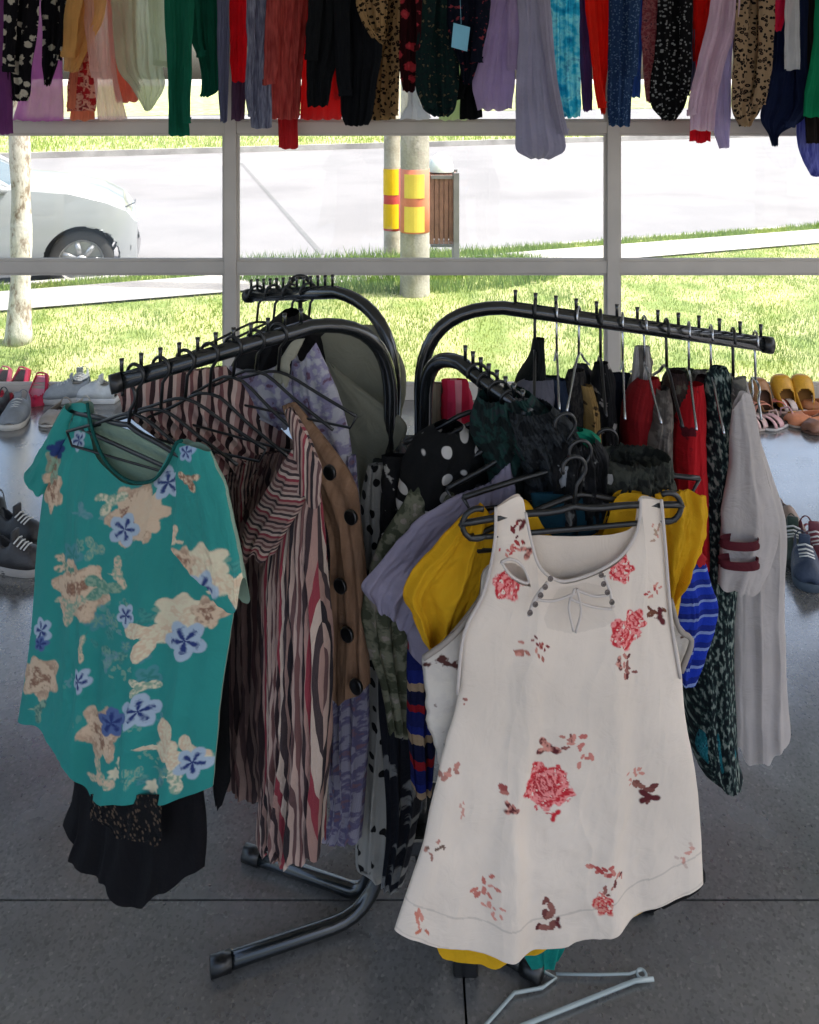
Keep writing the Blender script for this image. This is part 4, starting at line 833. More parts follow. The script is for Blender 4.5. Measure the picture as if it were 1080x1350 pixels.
DKs = [('dark green crumpled blouse heaped over the front arm', (600,720), [(520,630,700),(560,618,740),(610,640,760),(660,650,760)], cloth('blotch',(20,30,30),(30,60,56),(44,50,54),scale=2), 1.40),
       ('charcoal net blouse beside the heaped green one', (700,760), [(536,668,726),(570,672,766),(620,690,780),(660,690,780)], cloth('blotch',(24,27,30),(50,54,58),(34,38,38),scale=3), 1.37),
       ('black crumpled top in front of the teal strap', (740,800), [(575,735,785),(600,722,800),(640,720,800),(680,716,800)], cloth('blotch',(16,17,19),(34,34,36),(120,120,118),scale=1.6), 1.34),
       ('dark olive blouse under the hangers left of the red dress', (800,860), [(600,790,884),(620,780,886),(650,776,888),(690,780,880)], cloth('blotch',(40,42,38),(70,72,64),(50,54,50),scale=2), 1.36)]
for i, (lb, _, rw, m_, d_) in enumerate(DKs):
    garment('crumpled_blouse', lb, 'blouse', rw, m_, 'dark blouses heaped on the front arm', D=d_, yaw=random.uniform(-8,8), thick=.10, fold=.02, k=3.5, seed=101+i, res=(60,40), crinkle=.006, pin=.8, wave=.012)
garment('emerald_camisole', 'emerald green strap top arching over the dark blouses', 'top', [(566,744,770),(572,740,786),(590,768,792),(608,778,794)], cloth('plain',(12,130,100)), D=1.36, yaw=0, thick=.03, fold=.006, k=2, seed=105, res=(24,20), pin=.8)
garment('white_cuff', 'white folded collar lying in the dark heap behind the hanger', 'collar', [(622,792,826),(630,784,846),(640,800,846)], cloth('plain',(176,174,170)), D=1.33, yaw=0, thick=.02, fold=.004, k=2, seed=106, res=(24,14), pin=.8)
garment('pale_cloth', 'pale square of cloth in the middle of the dark heap', 'cloth', [(613,738,760),(644,740,760)], cloth('plain',(150,152,156)), D=1.305, yaw=0, thick=.012, fold=.003, k=1, seed=107, res=(12,12), pin=.8)

# ------------------------------------------------------------------ garments edge-on along the right arm
RC = [ # label, kind name, category, rows, material, depth, thickness
 ('black halter top with pointed strap on the right arm', 'halter_camisole', 'top', [(446,702,718),(470,698,719),(500,682,720),(530,676,722),(640,670,722)], cloth('plain',(26,30,30)), 1.62, .10),
 ('grey blue top beside the black halter top', 'grey_camisole', 'top', [(500,690,728),(515,674,732),(560,672,732),(660,676,732)], cloth('plain',(112,112,124)), 1.585, .12),
 ('steel blue top on the right arm', 'blue_camisole', 'top', [(500,728,748),(530,726,752),(640,724,756)], cloth('plain',(50,62,84)), 1.6, .12),
 ('charcoal knitted top on the right arm', 'knit_camisole', 'top', [(488,748,772),(520,742,776),(560,738,776),(680,738,778)], cloth('tweed',(40,38,38),(70,66,62),(58,54,52)), 1.6, .14),
 ('narrow ochre printed top on the right arm', 'ochre_camisole', 'top', [(508,768,782),(540,766,786),(640,766,790)], cloth('speck',(166,134,82),(70,54,36)), 1.57, .10),
 ('black and white printed top on the right arm', 'print_camisole', 'top', [(478,784,804),(500,778,810),(540,778,812),(640,780,818)], cloth('blotch',(20,20,22),(24,24,26),(176,170,164),scale=2), 1.6, .13),
 ('white scarf with grey folds looped through a wire hanger', 'scarf', 'scarf', [(456,838,858),(480,834,860),(520,826,850),(545,822,840)], cloth('stripes',(176,170,164),(120,112,104),(190,184,178),scale=4), 1.63, .06),
 ('red blouse with sloping shoulder on the right arm', 'red_blouse', 'blouse', [(498,842,868),(515,826,872),(545,818,868),(620,816,866),(700,818,860)], cloth('plain',(150,26,32)), 1.6, .16),
 ('grey mottled blouse between the two red ones', 'mottled_blouse', 'blouse', [(512,866,882),(540,856,886),(600,842,886),(700,842,886)], cloth('blotch',(132,124,116),(100,92,86),(80,76,72),scale=2), 1.57, .15),
 ('dark brown top between the mottled blouse and the scarlet dress', 'brown_camisole', 'top', [(490,884,902),(520,878,906),(640,876,906),(760,876,906)], cloth('blotch',(44,30,30),(60,44,40),(90,84,74),scale=2), 1.6, .16),
 ('scarlet red dress with dark print on the right arm', 'red_dress', 'dress', [(506,906,926),(530,890,930),(570,882,930),(650,884,932),(740,884,934)], cloth('blotch',(186,22,32),(186,22,32),(90,20,30),scale=1.5), 1.58, .17),
 ('narrow dark maroon top behind the green tweed dress', 'maroon_camisole', 'top', [(496,920,936),(530,918,942),(740,914,944)], cloth('plain',(54,22,28)), 1.63, .16),
 ('dark green and white tweed dress hanging low on the right arm', 'tweed_dress', 'dress', [(484,938,958),(510,930,966),(560,926,970),(660,916,970),(760,910,966),(820,902,962),(900,905,962),(980,912,966),(1008,922,972)], cloth('tweed',(22,32,36),(60,84,80),(150,160,150)), 1.60, .17),
]
RC += [
 ('bottle green top behind the steel blue one on the right arm', 'green_blouse', 'top', [(496,712,740),(530,708,746),(640,708,746)], cloth('plain',(30,56,50)), 1.67, .08),
 ('thin black and grey shirt behind the charcoal knit on the right arm', 'thin_shirt', 'shirt', [(480,756,776),(510,750,786),(640,750,786)], cloth('denim',(34,34,38),(76,76,80)), 1.68, .08),
 ('dark navy top with a white collar behind the red blouse', 'navy_blouse', 'top', [(492,800,832),(530,796,840),(640,796,840)], cloth('blotch',(24,28,40),(30,34,48),(150,150,150),scale=1.6), 1.67, .08),
 ('charcoal skirt between the red blouse and the mottled one', 'charcoal_skirt', 'skirt', [(504,852,876),(540,846,884),(700,846,884)], cloth('plain',(44,42,44)), 1.69, .08),
 ('dull green cardigan behind the brown top on the right arm', 'green_cardigan', 'cardigan', [(486,880,916),(520,872,922),(700,872,922)], cloth('tweed',(54,60,50),(84,90,76),(70,74,64)), 1.70, .08),
 ('grey and white printed blouse beside the scarlet dress', 'printed_blouse', 'blouse', [(488,914,940),(520,910,948),(740,910,948)], cloth('blotch',(150,146,140),(110,108,104),(70,68,66),scale=2.4), 1.69, .08)]
for i, (lb, nm, ct, rw, m_, d_, th) in enumerate(RC):
    garment(nm, lb, ct, rw, m_, 'clothes hung along the right arm', D=d_, yaw=random.uniform(-14,14), thick=th*.8, fold=.009, k=2.2, seed=120+i, res=(40,80), pin=.2, crinkle=.0015)
garment('teal_lining', 'bright teal printed hem below the green tweed dress', 'dress', [(940,926,962),(985,918,970),(1008,935,962),(1016,944,958)], cloth('tweed',(20,100,110),(50,140,150),(20,40,60)), D=1.56, yaw=0, thick=.04, fold=.006, k=2, seed=141, res=(30,20))
wh = empty('long_sleeve_shirt', P(990,980,1.6)); tag(wh, 'white long shirt with two maroon sleeve stripes at the right end of the rack', 'shirt')
WM = cloth('plain', (204,196,192), trans=.3)
piece('bodice', WM, [(512,0),(0,0)] and [(968,512),(964,560),(956,700),(955,850),(953,975)], [(984,500),(1000,580),(1032,680),(1032,800),(1036,900),(1040,966)], B=[(953,975),(975,982),(992,988),(1015,978),(1040,966)], D=1.60, yaw=6, ax=985, thick=.08, fold=.010, k=3, seed=151, res=(60,90), parent=wh, wave=.008)
sv, spl = piece('sleeve', WM, [(966,540),(960,620),(950,700),(947,768)], [(990,520),(1010,620),(1028,690),(1018,740),(1004,776)], T=[(966,540),(978,518),(990,520)], B=[(947,768),(970,778),(1004,776)], D=1.56, yaw=6, ax=985, thick=.035, fold=.008, k=1.6, seed=153, res=(40,60), parent=wh, off=.03, pin=.4)
SM = cloth('plain',(88,28,38))
for yy in (715,741): piece('sleeve_stripe', SM, [(950-(yy-715)*.12,yy-6),(949,yy+6)], [(1000,yy-6),(1003,yy+6)], D=1.56, yaw=6, ax=985, thick=.03, off=.055, fold=.001, k=1, seed=153, res=(20,6), parent=wh, pin=1, wave=0)
piece('neck_cloth', cloth('blotch',(120,116,108),(90,88,84),(160,154,146),scale=2), [(966,500),(962,540),(964,600)], [(984,496),(984,540),(976,600)], D=1.585, yaw=0, thick=.05, fold=.004, k=1, seed=155, res=(14,24), parent=wh, off=.02)

# hangers on the rack
hanger('black plastic hanger with curled ends holding the white tank top', P(757,618,1.235), 9, .172, .012, True, True, True, neck=.035, rad=.0038)
hanger('black plastic hanger behind the tank top holding the yellow blouse', P(765,596,1.29), 10, .175, .05, True, True, neck=.045)
hanger('dark hanger lying at a slant over the dark heap', P(745,560,1.33), 14, .17, .03, True, True, neck=.045)
hanger('dark grey hanger pointing right over the olive blouse', P(800,580,1.40), 4, .16, .02, True, True, neck=.03)
hanger('black plastic hanger holding the teal floral blouse', P(170,520,1.375), -37, .17, .02, True, True, neck=.03)
ORD = ['nearest its free end','second from its free end','third from its free end','fourth from its free end','fifth from its free end','sixth from its free end','seventh from its free end','eighth from its free end','fourth from the post','third from the post','second from the post','nearest the post']
for i in range(7):
    q = armA(1.0-.10-i*.12); hanger('black plastic hanger on the left arm of the rack, '+ORD[i], q+Vector((0,0,.004)), -26+random.uniform(-7,7), .16, .05+.03*random.random(), True, i % 2 == 0, neck=.03+random.random()*.025, group='black hangers crowded on the left arm', rad=.0022)
for i in range(4):
    q = armB(.9-i*.2); hanger('thin black wire hanger on the far left arm, '+ORD[i], q+Vector((0,0,.004)), 20+random.uniform(-10,10), .15, .05, True, False, neck=.045, rad=.0022, group='wire hangers on the far arm')
for i in range(11):
    q = armC(.95-i*.083); hanger('steel hooked hanger on the right arm, '+(ORD[i] if i < 7 else ORD[i+1]), q+Vector((0,0,.004)), 80+random.uniform(-12,8), .04 if i < 2 else .13, .06, i % 3 == 1, False, neck=.055, group='hangers along the right arm', rad=.0024)
for i in range(5):
    q = armD(.95-i*.17); hanger('black plastic hanger on the front arm of the rack, '+ORD[i], q+Vector((0,0,.004)), 3+random.uniform(-10,10), .13, .05, True, True, neck=.045, group='hangers crowded on the front arm')
# round size disc on the far arm
b = MB(); c = P(396,380,1.86); b.tube([c+Vector((math.cos(a)*.026,0,math.sin(a)*.026)) for a in np.linspace(0,6.283,25)[:-1]], .006, 8, closed=True); b.tube([c+Vector((0,0,-.03)), c+Vector((0,0,-.12))], .005, 8)
o = b.build('ring_divider', M_blackplastic, None, True); tag(o, 'black round ring divider standing on the far left arm', 'size ring')
garment('black_jacket', 'black velvety garment with humped shoulders under the far left arm', 'jacket', [(412,372,392),(430,350,420),(460,316,440),(500,300,450),(540,330,450)], cloth('plain',(20,19,21)), D=1.74, yaw=0, thick=.12, fold=.016, k=3, seed=171, res=(50,40), pin=.6)

# fallen hanger on the floor
M_clear = basic('clear_plastic', srgb(150,160,158), .15, 0, .05)
t = empty('fallen_hanger', floor_pt(740,1310)); tag(t, 'clear plastic hanger lying on the floor under the white tank top', 'hanger')
def fp(l): return [floor_pt(x,y,.006)-t.location for x, y in l]
b = MB(); b.tube(fp([(668,1264),(700,1272),(733,1290),(715,1302),(678,1309),(640,1352),(600,1395)]), .003, 8); b.tube(fp([(733,1284),(790,1285),(830,1284),(848,1278)]), .0022, 8); b.tube(fp([(862,1291),(838,1293),(800,1308),(760,1324),(690,1352),(640,1376)]), .0036, 8); b.build('frame', M_clear, t, True)
b = MB(); c = floor_pt(846,1284,.006)-t.location; b.tube([c+Vector((math.cos(a)*.008,math.sin(a)*.008,0)) for a in np.linspace(0,6.283,13)[:-1]], .0026, 6, closed=True); b.build('end_loop', M_clear, t, True)

# ------------------------------------------------------------------ clothes on the window rail
b = MB(); b.tube([(-3.3,3.93,2.30),(3.3,3.93,2.30)], .016, 12); o = b.build('rail_tube', M_chrome, None, True); tag(o, 'steel clothes rail in front of the shop window', 'clothes rail'); o.name = 'clothes_rail'
hangproto = None
def railg(nm, lb, ct, rw, mat, D=3.93, th=.13, fold=.014, k=2.5, yaw=None, hang=True, **kw):
    global hangproto
    xc = (rw[0][1]+rw[0][2])/2; w0 = min(18, (rw[0][2]-rw[0][1])/2)
    y_rail = HOR-(2.225-CAMH)*F/D
    sh = random.uniform(-5,5); rw = [(r_[0], r_[1]+sh*(r_[0]+30)/150, r_[2]+sh*(r_[0]+30)/150) for r_ in rw]; sl_ = random.uniform(-5,5)
    kw['B'] = [(rw[-1][1], rw[-1][0]+sl_), ((rw[-1][1]+rw[-1][2])/2, rw[-1][0]+abs(sl_)*.4), (rw[-1][2], rw[-1][0]-sl_)]
    rw[-1] = rw[-1]
    rr_ = [(y_rail, xc-w0*.35, xc+w0*.35), (y_rail+22, xc-w0, xc+w0)]+[r_ for r_ in rw]
    yw = random.uniform(-24,24) if yaw is None else yaw; wmid = rw[1][2]-rw[1][1]; GRP = 'clothes on the window rail'
    kw2 = dict(seed=random.randint(1,900), res=(60,60), pin=.3, wave=.004, fgrow=.35)
    if wmid < 27 or nm in ('price_tag',):
        garment(nm, lb, ct, rr_, mat, GRP, D=D, yaw=yw, thick=th, fold=fold, k=k, **kw2, **kw)
    else:
        root = empty(nm, P(xc, rw[-1][0], D)); tag(root, lb, ct, GRP); L, Rr = rows(rr_)
        piece('body', mat, L, Rr, D=D, yaw=yw, thick=th, fold=fold, k=k, parent=root, **kw2, **kw)
        sd_ = random.choice((-1,1)); yb = rw[-1][0]; frac = random.uniform(.62,.98); y1 = -30+(yb+30)*frac; sw = min(24, wmid*random.uniform(.36,.5))
        def xe(y): return float(np.interp(y, [r_[0] for r_ in rw], [r_[1] if sd_ < 0 else r_[2] for r_ in rw]))
        LL, RR = [], []
        for f_ in (0,.3,.6,.85,1):
            y = y_rail+24+(y1-y_rail-24)*f_; e_ = xe(max(-30,y))+sd_*(1.5+4*f_*random.random()); w_ = sw*(1.05-.3*f_)
            if sd_ < 0: LL.append((e_, y)); RR.append((e_+w_, y+random.uniform(-3,3)))
            else: LL.append((e_-w_, y+random.uniform(-3,3))); RR.append((e_, y))
        kw3 = dict(kw2); kw3['seed'] += 5; kw3['res'] = (30,50)
        piece('sleeve', mat, LL, RR, D=D-.055, yaw=yw*.4, thick=.022, fold=.007, k=1.6, parent=root, crinkle=.0015, **kw3)
        (xa, ya), (xb_, yb_) = LL[-1], RR[-1]
        piece('cuff', mat, [(xa-.8,ya-7),(xa-.5,ya+1)], [(xb_+.8,yb_-7),(xb_+.5,yb_+1)], D=D-.055, yaw=yw*.4, thick=.028, fold=.002, k=1, parent=root, pin=1, wave=0, res=(16,5))
    q = P(xc, y_rail, D); q = Vector((q.x, 3.93, 2.30+.004))
    if hangproto is None:
        hangproto = hanger('hanger of the '+lb, q, 80, .18, .07, False, False, neck=.03, group='hangers on the window rail')
    else:
        c = hangproto.copy(); COL.objects.link(c); c['label'] = 'hanger of the '+lb; c.location = q; c.rotation_euler = (0,0,random.uniform(-.2,.2))
        for ch in hangproto.children:
            d = ch.copy(); COL.objects.link(d); d.parent = c
def C_(*a, **k):
    a = (a[0],)+tuple(tuple(min(255,int(v*1.24+8)) for v in c) if max(c) > 64 else c for c in a[1:])
    k['trans'] = min(.75, k.get('trans',.22)+.35); return cloth(*a, **k)
MAUVE = C_('plain',(150,92,140),trans=.4,sheer=.15)
RAIL = [
 ('purple_skirt','mauve purple garment at the far left edge of the window rail','skirt',[(-30,-14,14),(60,-12,14),(120,-8,20),(176,-6,24)],C_('plain',(112,60,110),trans=.3),3.86,.1),
 ('floral_dress','black dress with cream flowers over the mauve skirt at the left edge','dress',[(-30,8,52),(40,6,50),(90,8,42),(120,12,40),(132,16,36)],C_('floral',(22,20,26),(176,170,156),(120,118,110),scale=.85),3.84,.1),
 ('mauve_skirt','sheer mauve pink skirt behind the black floral dress','skirt',[(-30,26,82),(60,26,84),(120,28,86),(158,20,88)],C_('plain',(168,104,156),trans=.45,sheer=.22),3.98,.1),
 ('floral_blouse','black and cream floral blouse left of the peach scarf','blouse',[(-30,54,92),(30,56,88),(70,56,80),(112,58,68)],C_('floral',(24,22,28),(160,156,144),(120,118,110),scale=.9),3.88,.08),
 ('peach_scarf','sheer peach and sand coloured blouse','blouse',[(-30,92,140),(20,88,138),(60,84,118),(93,84,102)],C_('plain',(214,168,110),trans=.5,sheer=.26),3.86,.08),
 ('plaid_shirt','red and cream printed shirt showing under the peach blouse','shirt',[(-30,92,126),(70,92,120),(110,88,126),(146,86,124)],C_('blotch',(150,30,36),(190,150,130),(120,40,44),scale=1.3),3.96,.08),
 ('orange_skirt','pale orange hem below the red printed shirt','skirt',[(-30,96,126),(100,96,126),(158,94,127)],C_('plain',(222,136,108),trans=.45),4.01,.06),
 ('pink_blouse','sheer pale pink blouse with flared hem','blouse',[(-30,112,154),(40,114,152),(90,118,150),(157,124,162)],C_('plain',(222,172,164),trans=.5,sheer=.32),3.90,.08),
 ('salmon_camisole','salmon top between the pink and sage blouses','top',[(-30,140,178),(60,142,178),(134,150,180)],C_('plain',(228,130,112),trans=.45),4.0,.08),
 ('sage_blouse','sheer sage green blouse with pointed hem','blouse',[(-30,146,214),(40,150,216),(90,158,218),(115,176,220),(145,194,204)],C_('plain',(172,178,158),trans=.5,sheer=.26),3.88,.08),
 ('green_trousers','bottle green trouser leg hanging over the transom','trousers',[(-30,216,254),(60,219,252),(110,222,246),(178,222,250)],C_('plain',(16,92,70),trans=.15),3.82,.1),
 ('green_cardigan','bottle green cardigan sleeve with slanted cuff','cardigan',[(-30,246,290),(40,254,288),(90,262,286),(118,262,286),(127,258,272)],C_('plain',(12,84,66),trans=.15),3.9,.1),
 ('grey_scarf','narrow blue grey scarf against the left mullion','scarf',[(-30,287,303),(60,287,302),(130,289,302),(160,291,301)],C_('plain',(96,98,120)),3.8,.06),
 ('red_camisole','bright red top right of the left mullion','top',[(-30,303,328),(60,303,326),(108,304,322)],C_('plain',(208,28,42),trans=.4),3.84,.08),
 ('plum_dress','dusty plum dress under the red top','dress',[(-30,306,328),(100,305,325),(158,304,322)],C_('plain',(92,66,88)),3.9,.08),
 ('denim_trousers','faded grey blue denim trouser leg','trousers',[(-30,327,356),(60,325,356),(120,323,354),(168,326,354)],C_('denim',(84,86,104),(128,130,146)),3.84,.1),
 ('rust_dress','rust red crinkled dress','dress',[(-30,354,408),(60,353,404),(110,354,400),(156,360,398)],C_('denim',(140,54,52),(176,84,78),scale=.7,trans=.3),3.88,.12),
 ('red_skirt','small red hem hanging below the transom','skirt',[(-30,366,394),(120,367,394),(195,368,394)],C_('plain',(170,40,44)),4.0,.05),
 ('coral_camisole','coral red top behind the black jacket','top',[(-30,396,450),(80,396,448),(157,392,446)],C_('plain',(224,66,64),trans=.4),4.02,.06),
 ('black_blouse','black blouse sleeve, left of a pair','blouse',[(-30,410,452),(40,408,456),(100,404,440),(140,406,434)],C_('plain',(16,20,24),trans=.05),3.84,.12),
 ('black_jacket','long black jacket hanging to the transom','jacket',[(-30,440,500),(60,442,502),(110,446,494),(150,446,488),(164,450,482)],C_('plain',(14,18,24),trans=.05),3.86,.14),
 ('leopard_blouse','leopard print blouse with wide sleeve beside the black jacket','blouse',[(-30,474,512),(10,472,510),(40,484,506),(56,498,508)],C_('leopard',(150,122,84),(90,66,42),(30,24,20)),3.8,.08),
 ('leopard_skirt','leopard print skirt right of the black jacket','skirt',[(-30,496,530),(40,500,530),(90,492,526),(157,488,526)],C_('leopard',(134,108,74),(84,62,40),(28,22,20)),3.92,.1),
 ('red_floral_dress','dark red floral dress between the leopard print and the green blouse','dress',[(-30,522,558),(60,526,554),(120,534,550)],C_('floral',(60,16,24),(170,50,60),(196,90,90),scale=.7),3.86,.09),
 ('white_scarf','white top with narrow neck in front of the concrete pole','top',[(-30,530,550),(120,536,550),(145,530,560),(157,524,566)],C_('plain',(220,214,204),trans=.4),4.02,.05),
 ('green_print_blouse','dark green printed blouse','blouse',[(-30,556,606),(40,554,602),(90,550,606),(140,556,600),(153,572,590)],C_('blotch',(22,52,50),(24,44,46),(90,82,60),scale=2),3.86,.12),
 ('lime_camisole','pale green hem behind the dark blouse','top',[(-30,572,612),(120,574,612),(158,574,610)],C_('plain',(190,200,160),trans=.4),4.03,.05),
 ('navy_floral_camisole','navy top with small red flowers','top',[(-30,590,646),(40,592,642),(80,606,634),(110,612,624)],C_('blotch',(20,26,44),(22,28,48),(130,50,60),scale=1.6),3.83,.1),
 ('black_strap_camisole','black hem just left of the long lilac dress','top',[(-30,614,640),(110,612,640),(156,612,642)],C_('plain',(20,24,26)),3.99,.07),
 ('lilac_blouse','lilac blouse with slanted sleeve','blouse',[(-30,650,690),(10,642,684),(60,630,678),(110,620,676),(144,626,672)],C_('plain',(158,142,170),trans=.3),3.84,.1),
 ('lilac_dress','long grey lavender dress hanging well below the transom','dress',[(-30,680,722),(40,682,724),(110,676,730),(170,674,738),(198,674,740),(209,690,722)],C_('plain',(150,146,162),trans=.25),3.74,.12),
 ('tie_dye_dress','turquoise tie dyed dress','dress',[(-30,722,764),(60,724,762),(120,726,764),(154,738,762)],C_('tiedye',(20,110,150),(40,160,184),(130,196,206)),3.84,.12),
 ('plum_camisole','narrow plum and blue top beside the tie dyed dress','top',[(-30,760,778),(80,761,777),(145,762,776)],C_('plain',(84,60,104)),3.9,.08),
 ('orange_red_dress','bright orange red dress narrowing downwards','dress',[(-30,772,808),(40,774,808),(70,780,802),(110,782,796),(150,788,794)],C_('plain',(226,44,28),trans=.45),3.86,.1),
 ('dotted_blue_dress','dark denim blue dotted dress over the right mullion','dress',[(-30,804,844),(60,800,838),(120,799,832),(166,800,828)],C_('speck',(34,58,92),(84,110,140)),3.8,.12),
 ('sky_blue_camisole','mid blue top edge beside the dotted dress','top',[(-30,832,848),(60,830,846),(128,832,844)],C_('plain',(70,104,160),trans=.3),3.93,.08),
 ('rose_print_blouse','reddish brown printed blouse','blouse',[(-30,848,876),(60,844,870),(110,846,864),(134,848,858)],C_('blotch',(130,70,76),(160,110,110),(90,60,70),scale=3),3.88,.1),
 ('black_print_dress','black dress with rows of small white marks','dress',[(-30,870,912),(60,866,912),(110,860,912),(140,862,906),(158,878,894)],C_('speck',(18,18,22),(130,132,132),scale=.7),3.84,.12),
 ('steel_scarf','narrow steel grey scarf','scarf',[(-30,902,916),(70,902,914),(120,906,912)],C_('plain',(104,108,130)),3.9,.06),
 ('scarlet_blouse','scarlet blouse behind the pale pink sleeve','blouse',[(-30,914,946),(40,914,940),(80,914,928)],C_('plain',(214,50,36),trans=.4),3.87,.08),
 ('pale_pink_shirt','pale pink shirt with long slanted sleeve','shirt',[(-30,942,976),(30,934,972),(90,918,950),(140,906,940),(172,904,936)],C_('plain',(186,168,180),trans=.35),3.8,.09),
 ('red_cuff_camisole','red hem showing under the pale pink sleeve','top',[(-30,922,946),(120,912,938),(186,908,936)],C_('plain',(190,36,52),trans=.35),3.93,.05),
 ('lavender_shirt','pale lavender shirt with narrow tail below the transom','shirt',[(-30,956,980),(60,944,966),(130,940,964),(165,940,962),(195,949,961)],C_('plain',(170,160,184),trans=.35),3.86,.08),
 ('olive_camisole','dark olive top left of the leopard dress','top',[(-30,968,990),(60,966,988),(155,968,980)],C_('plain',(84,72,66)),3.92,.08),
 ('leopard_dress','leopard print dress with ragged dark hem','dress',[(-30,972,1022),(60,972,1020),(110,970,1018),(145,972,1008),(166,984,994)],C_('leopard',(140,118,92),(96,74,56),(26,22,24)),3.84,.12),
 ('magenta_camisole','small magenta red top on the window rail','top',[(-30,1014,1044),(10,1016,1040),(40,1018,1030)],C_('plain',(206,40,84),trans=.4),3.8,.08),
 ('navy_dress','navy blue dress with pointed tail over the transom','dress',[(-30,1016,1064),(60,1018,1062),(120,1008,1060),(155,1000,1058),(176,1010,1026),(192,1016,1022)],C_('plain',(24,34,66)),3.9,.12),
 ('white_camisole','narrow white top in front of the navy dress','top',[(-30,1036,1054),(40,1036,1056),(92,1036,1057)],C_('plain',(176,176,178),trans=.3),3.78,.06),
 ('brown_coat','dark brown coat at the right edge of the rail','coat',[(-30,1054,1096),(60,1058,1096),(120,1062,1094),(188,1066,1092)],C_('plain',(46,38,36)),3.88,.1),
 ('emerald_cardigan','emerald green cardigan at the right edge','cardigan',[(-30,1076,1112),(60,1070,1112),(120,1060,1108),(154,1056,1100)],C_('plain',(12,122,82)),3.76,.1),
 ('blue_lilac_scarf','blue lilac scarf hanging below the transom at the right edge','scarf',[(-30,1050,1092),(120,1052,1092),(180,1051,1092),(210,1058,1092),(232,1070,1088)],C_('denim',(62,66,132),(120,124,176),scale=.6),3.96,.06),
]
for (nm, lb, ct, rw, m_, d_, th) in RAIL: railg(nm, lb, ct, rw, m_, D=d_, th=th*.3, fold=.016, k=max(1.4, (rw[0][2]-rw[0][1])/14), crinkle=.0022)
b = MB(); q = [P(x,y,3.70) for x, y in ((598,30),(620,36),(616,68),(595,62))]; b.add(q+[v+Vector((0,.003,0)) for v in q], [(3,2,1,0),(4,5,6,7),(0,1,5,4),(1,2,6,5),(2,3,7,6),(3,0,4,7)]); b.tube([P(606,-20,3.76), P(608,32,3.70)], .001, 5)
o = b.build('price_tag', basic('tag_blue',(.13,.36,.50,1),.6)); tag(o, 'light blue swing tag in front of the navy floral top', 'tag')

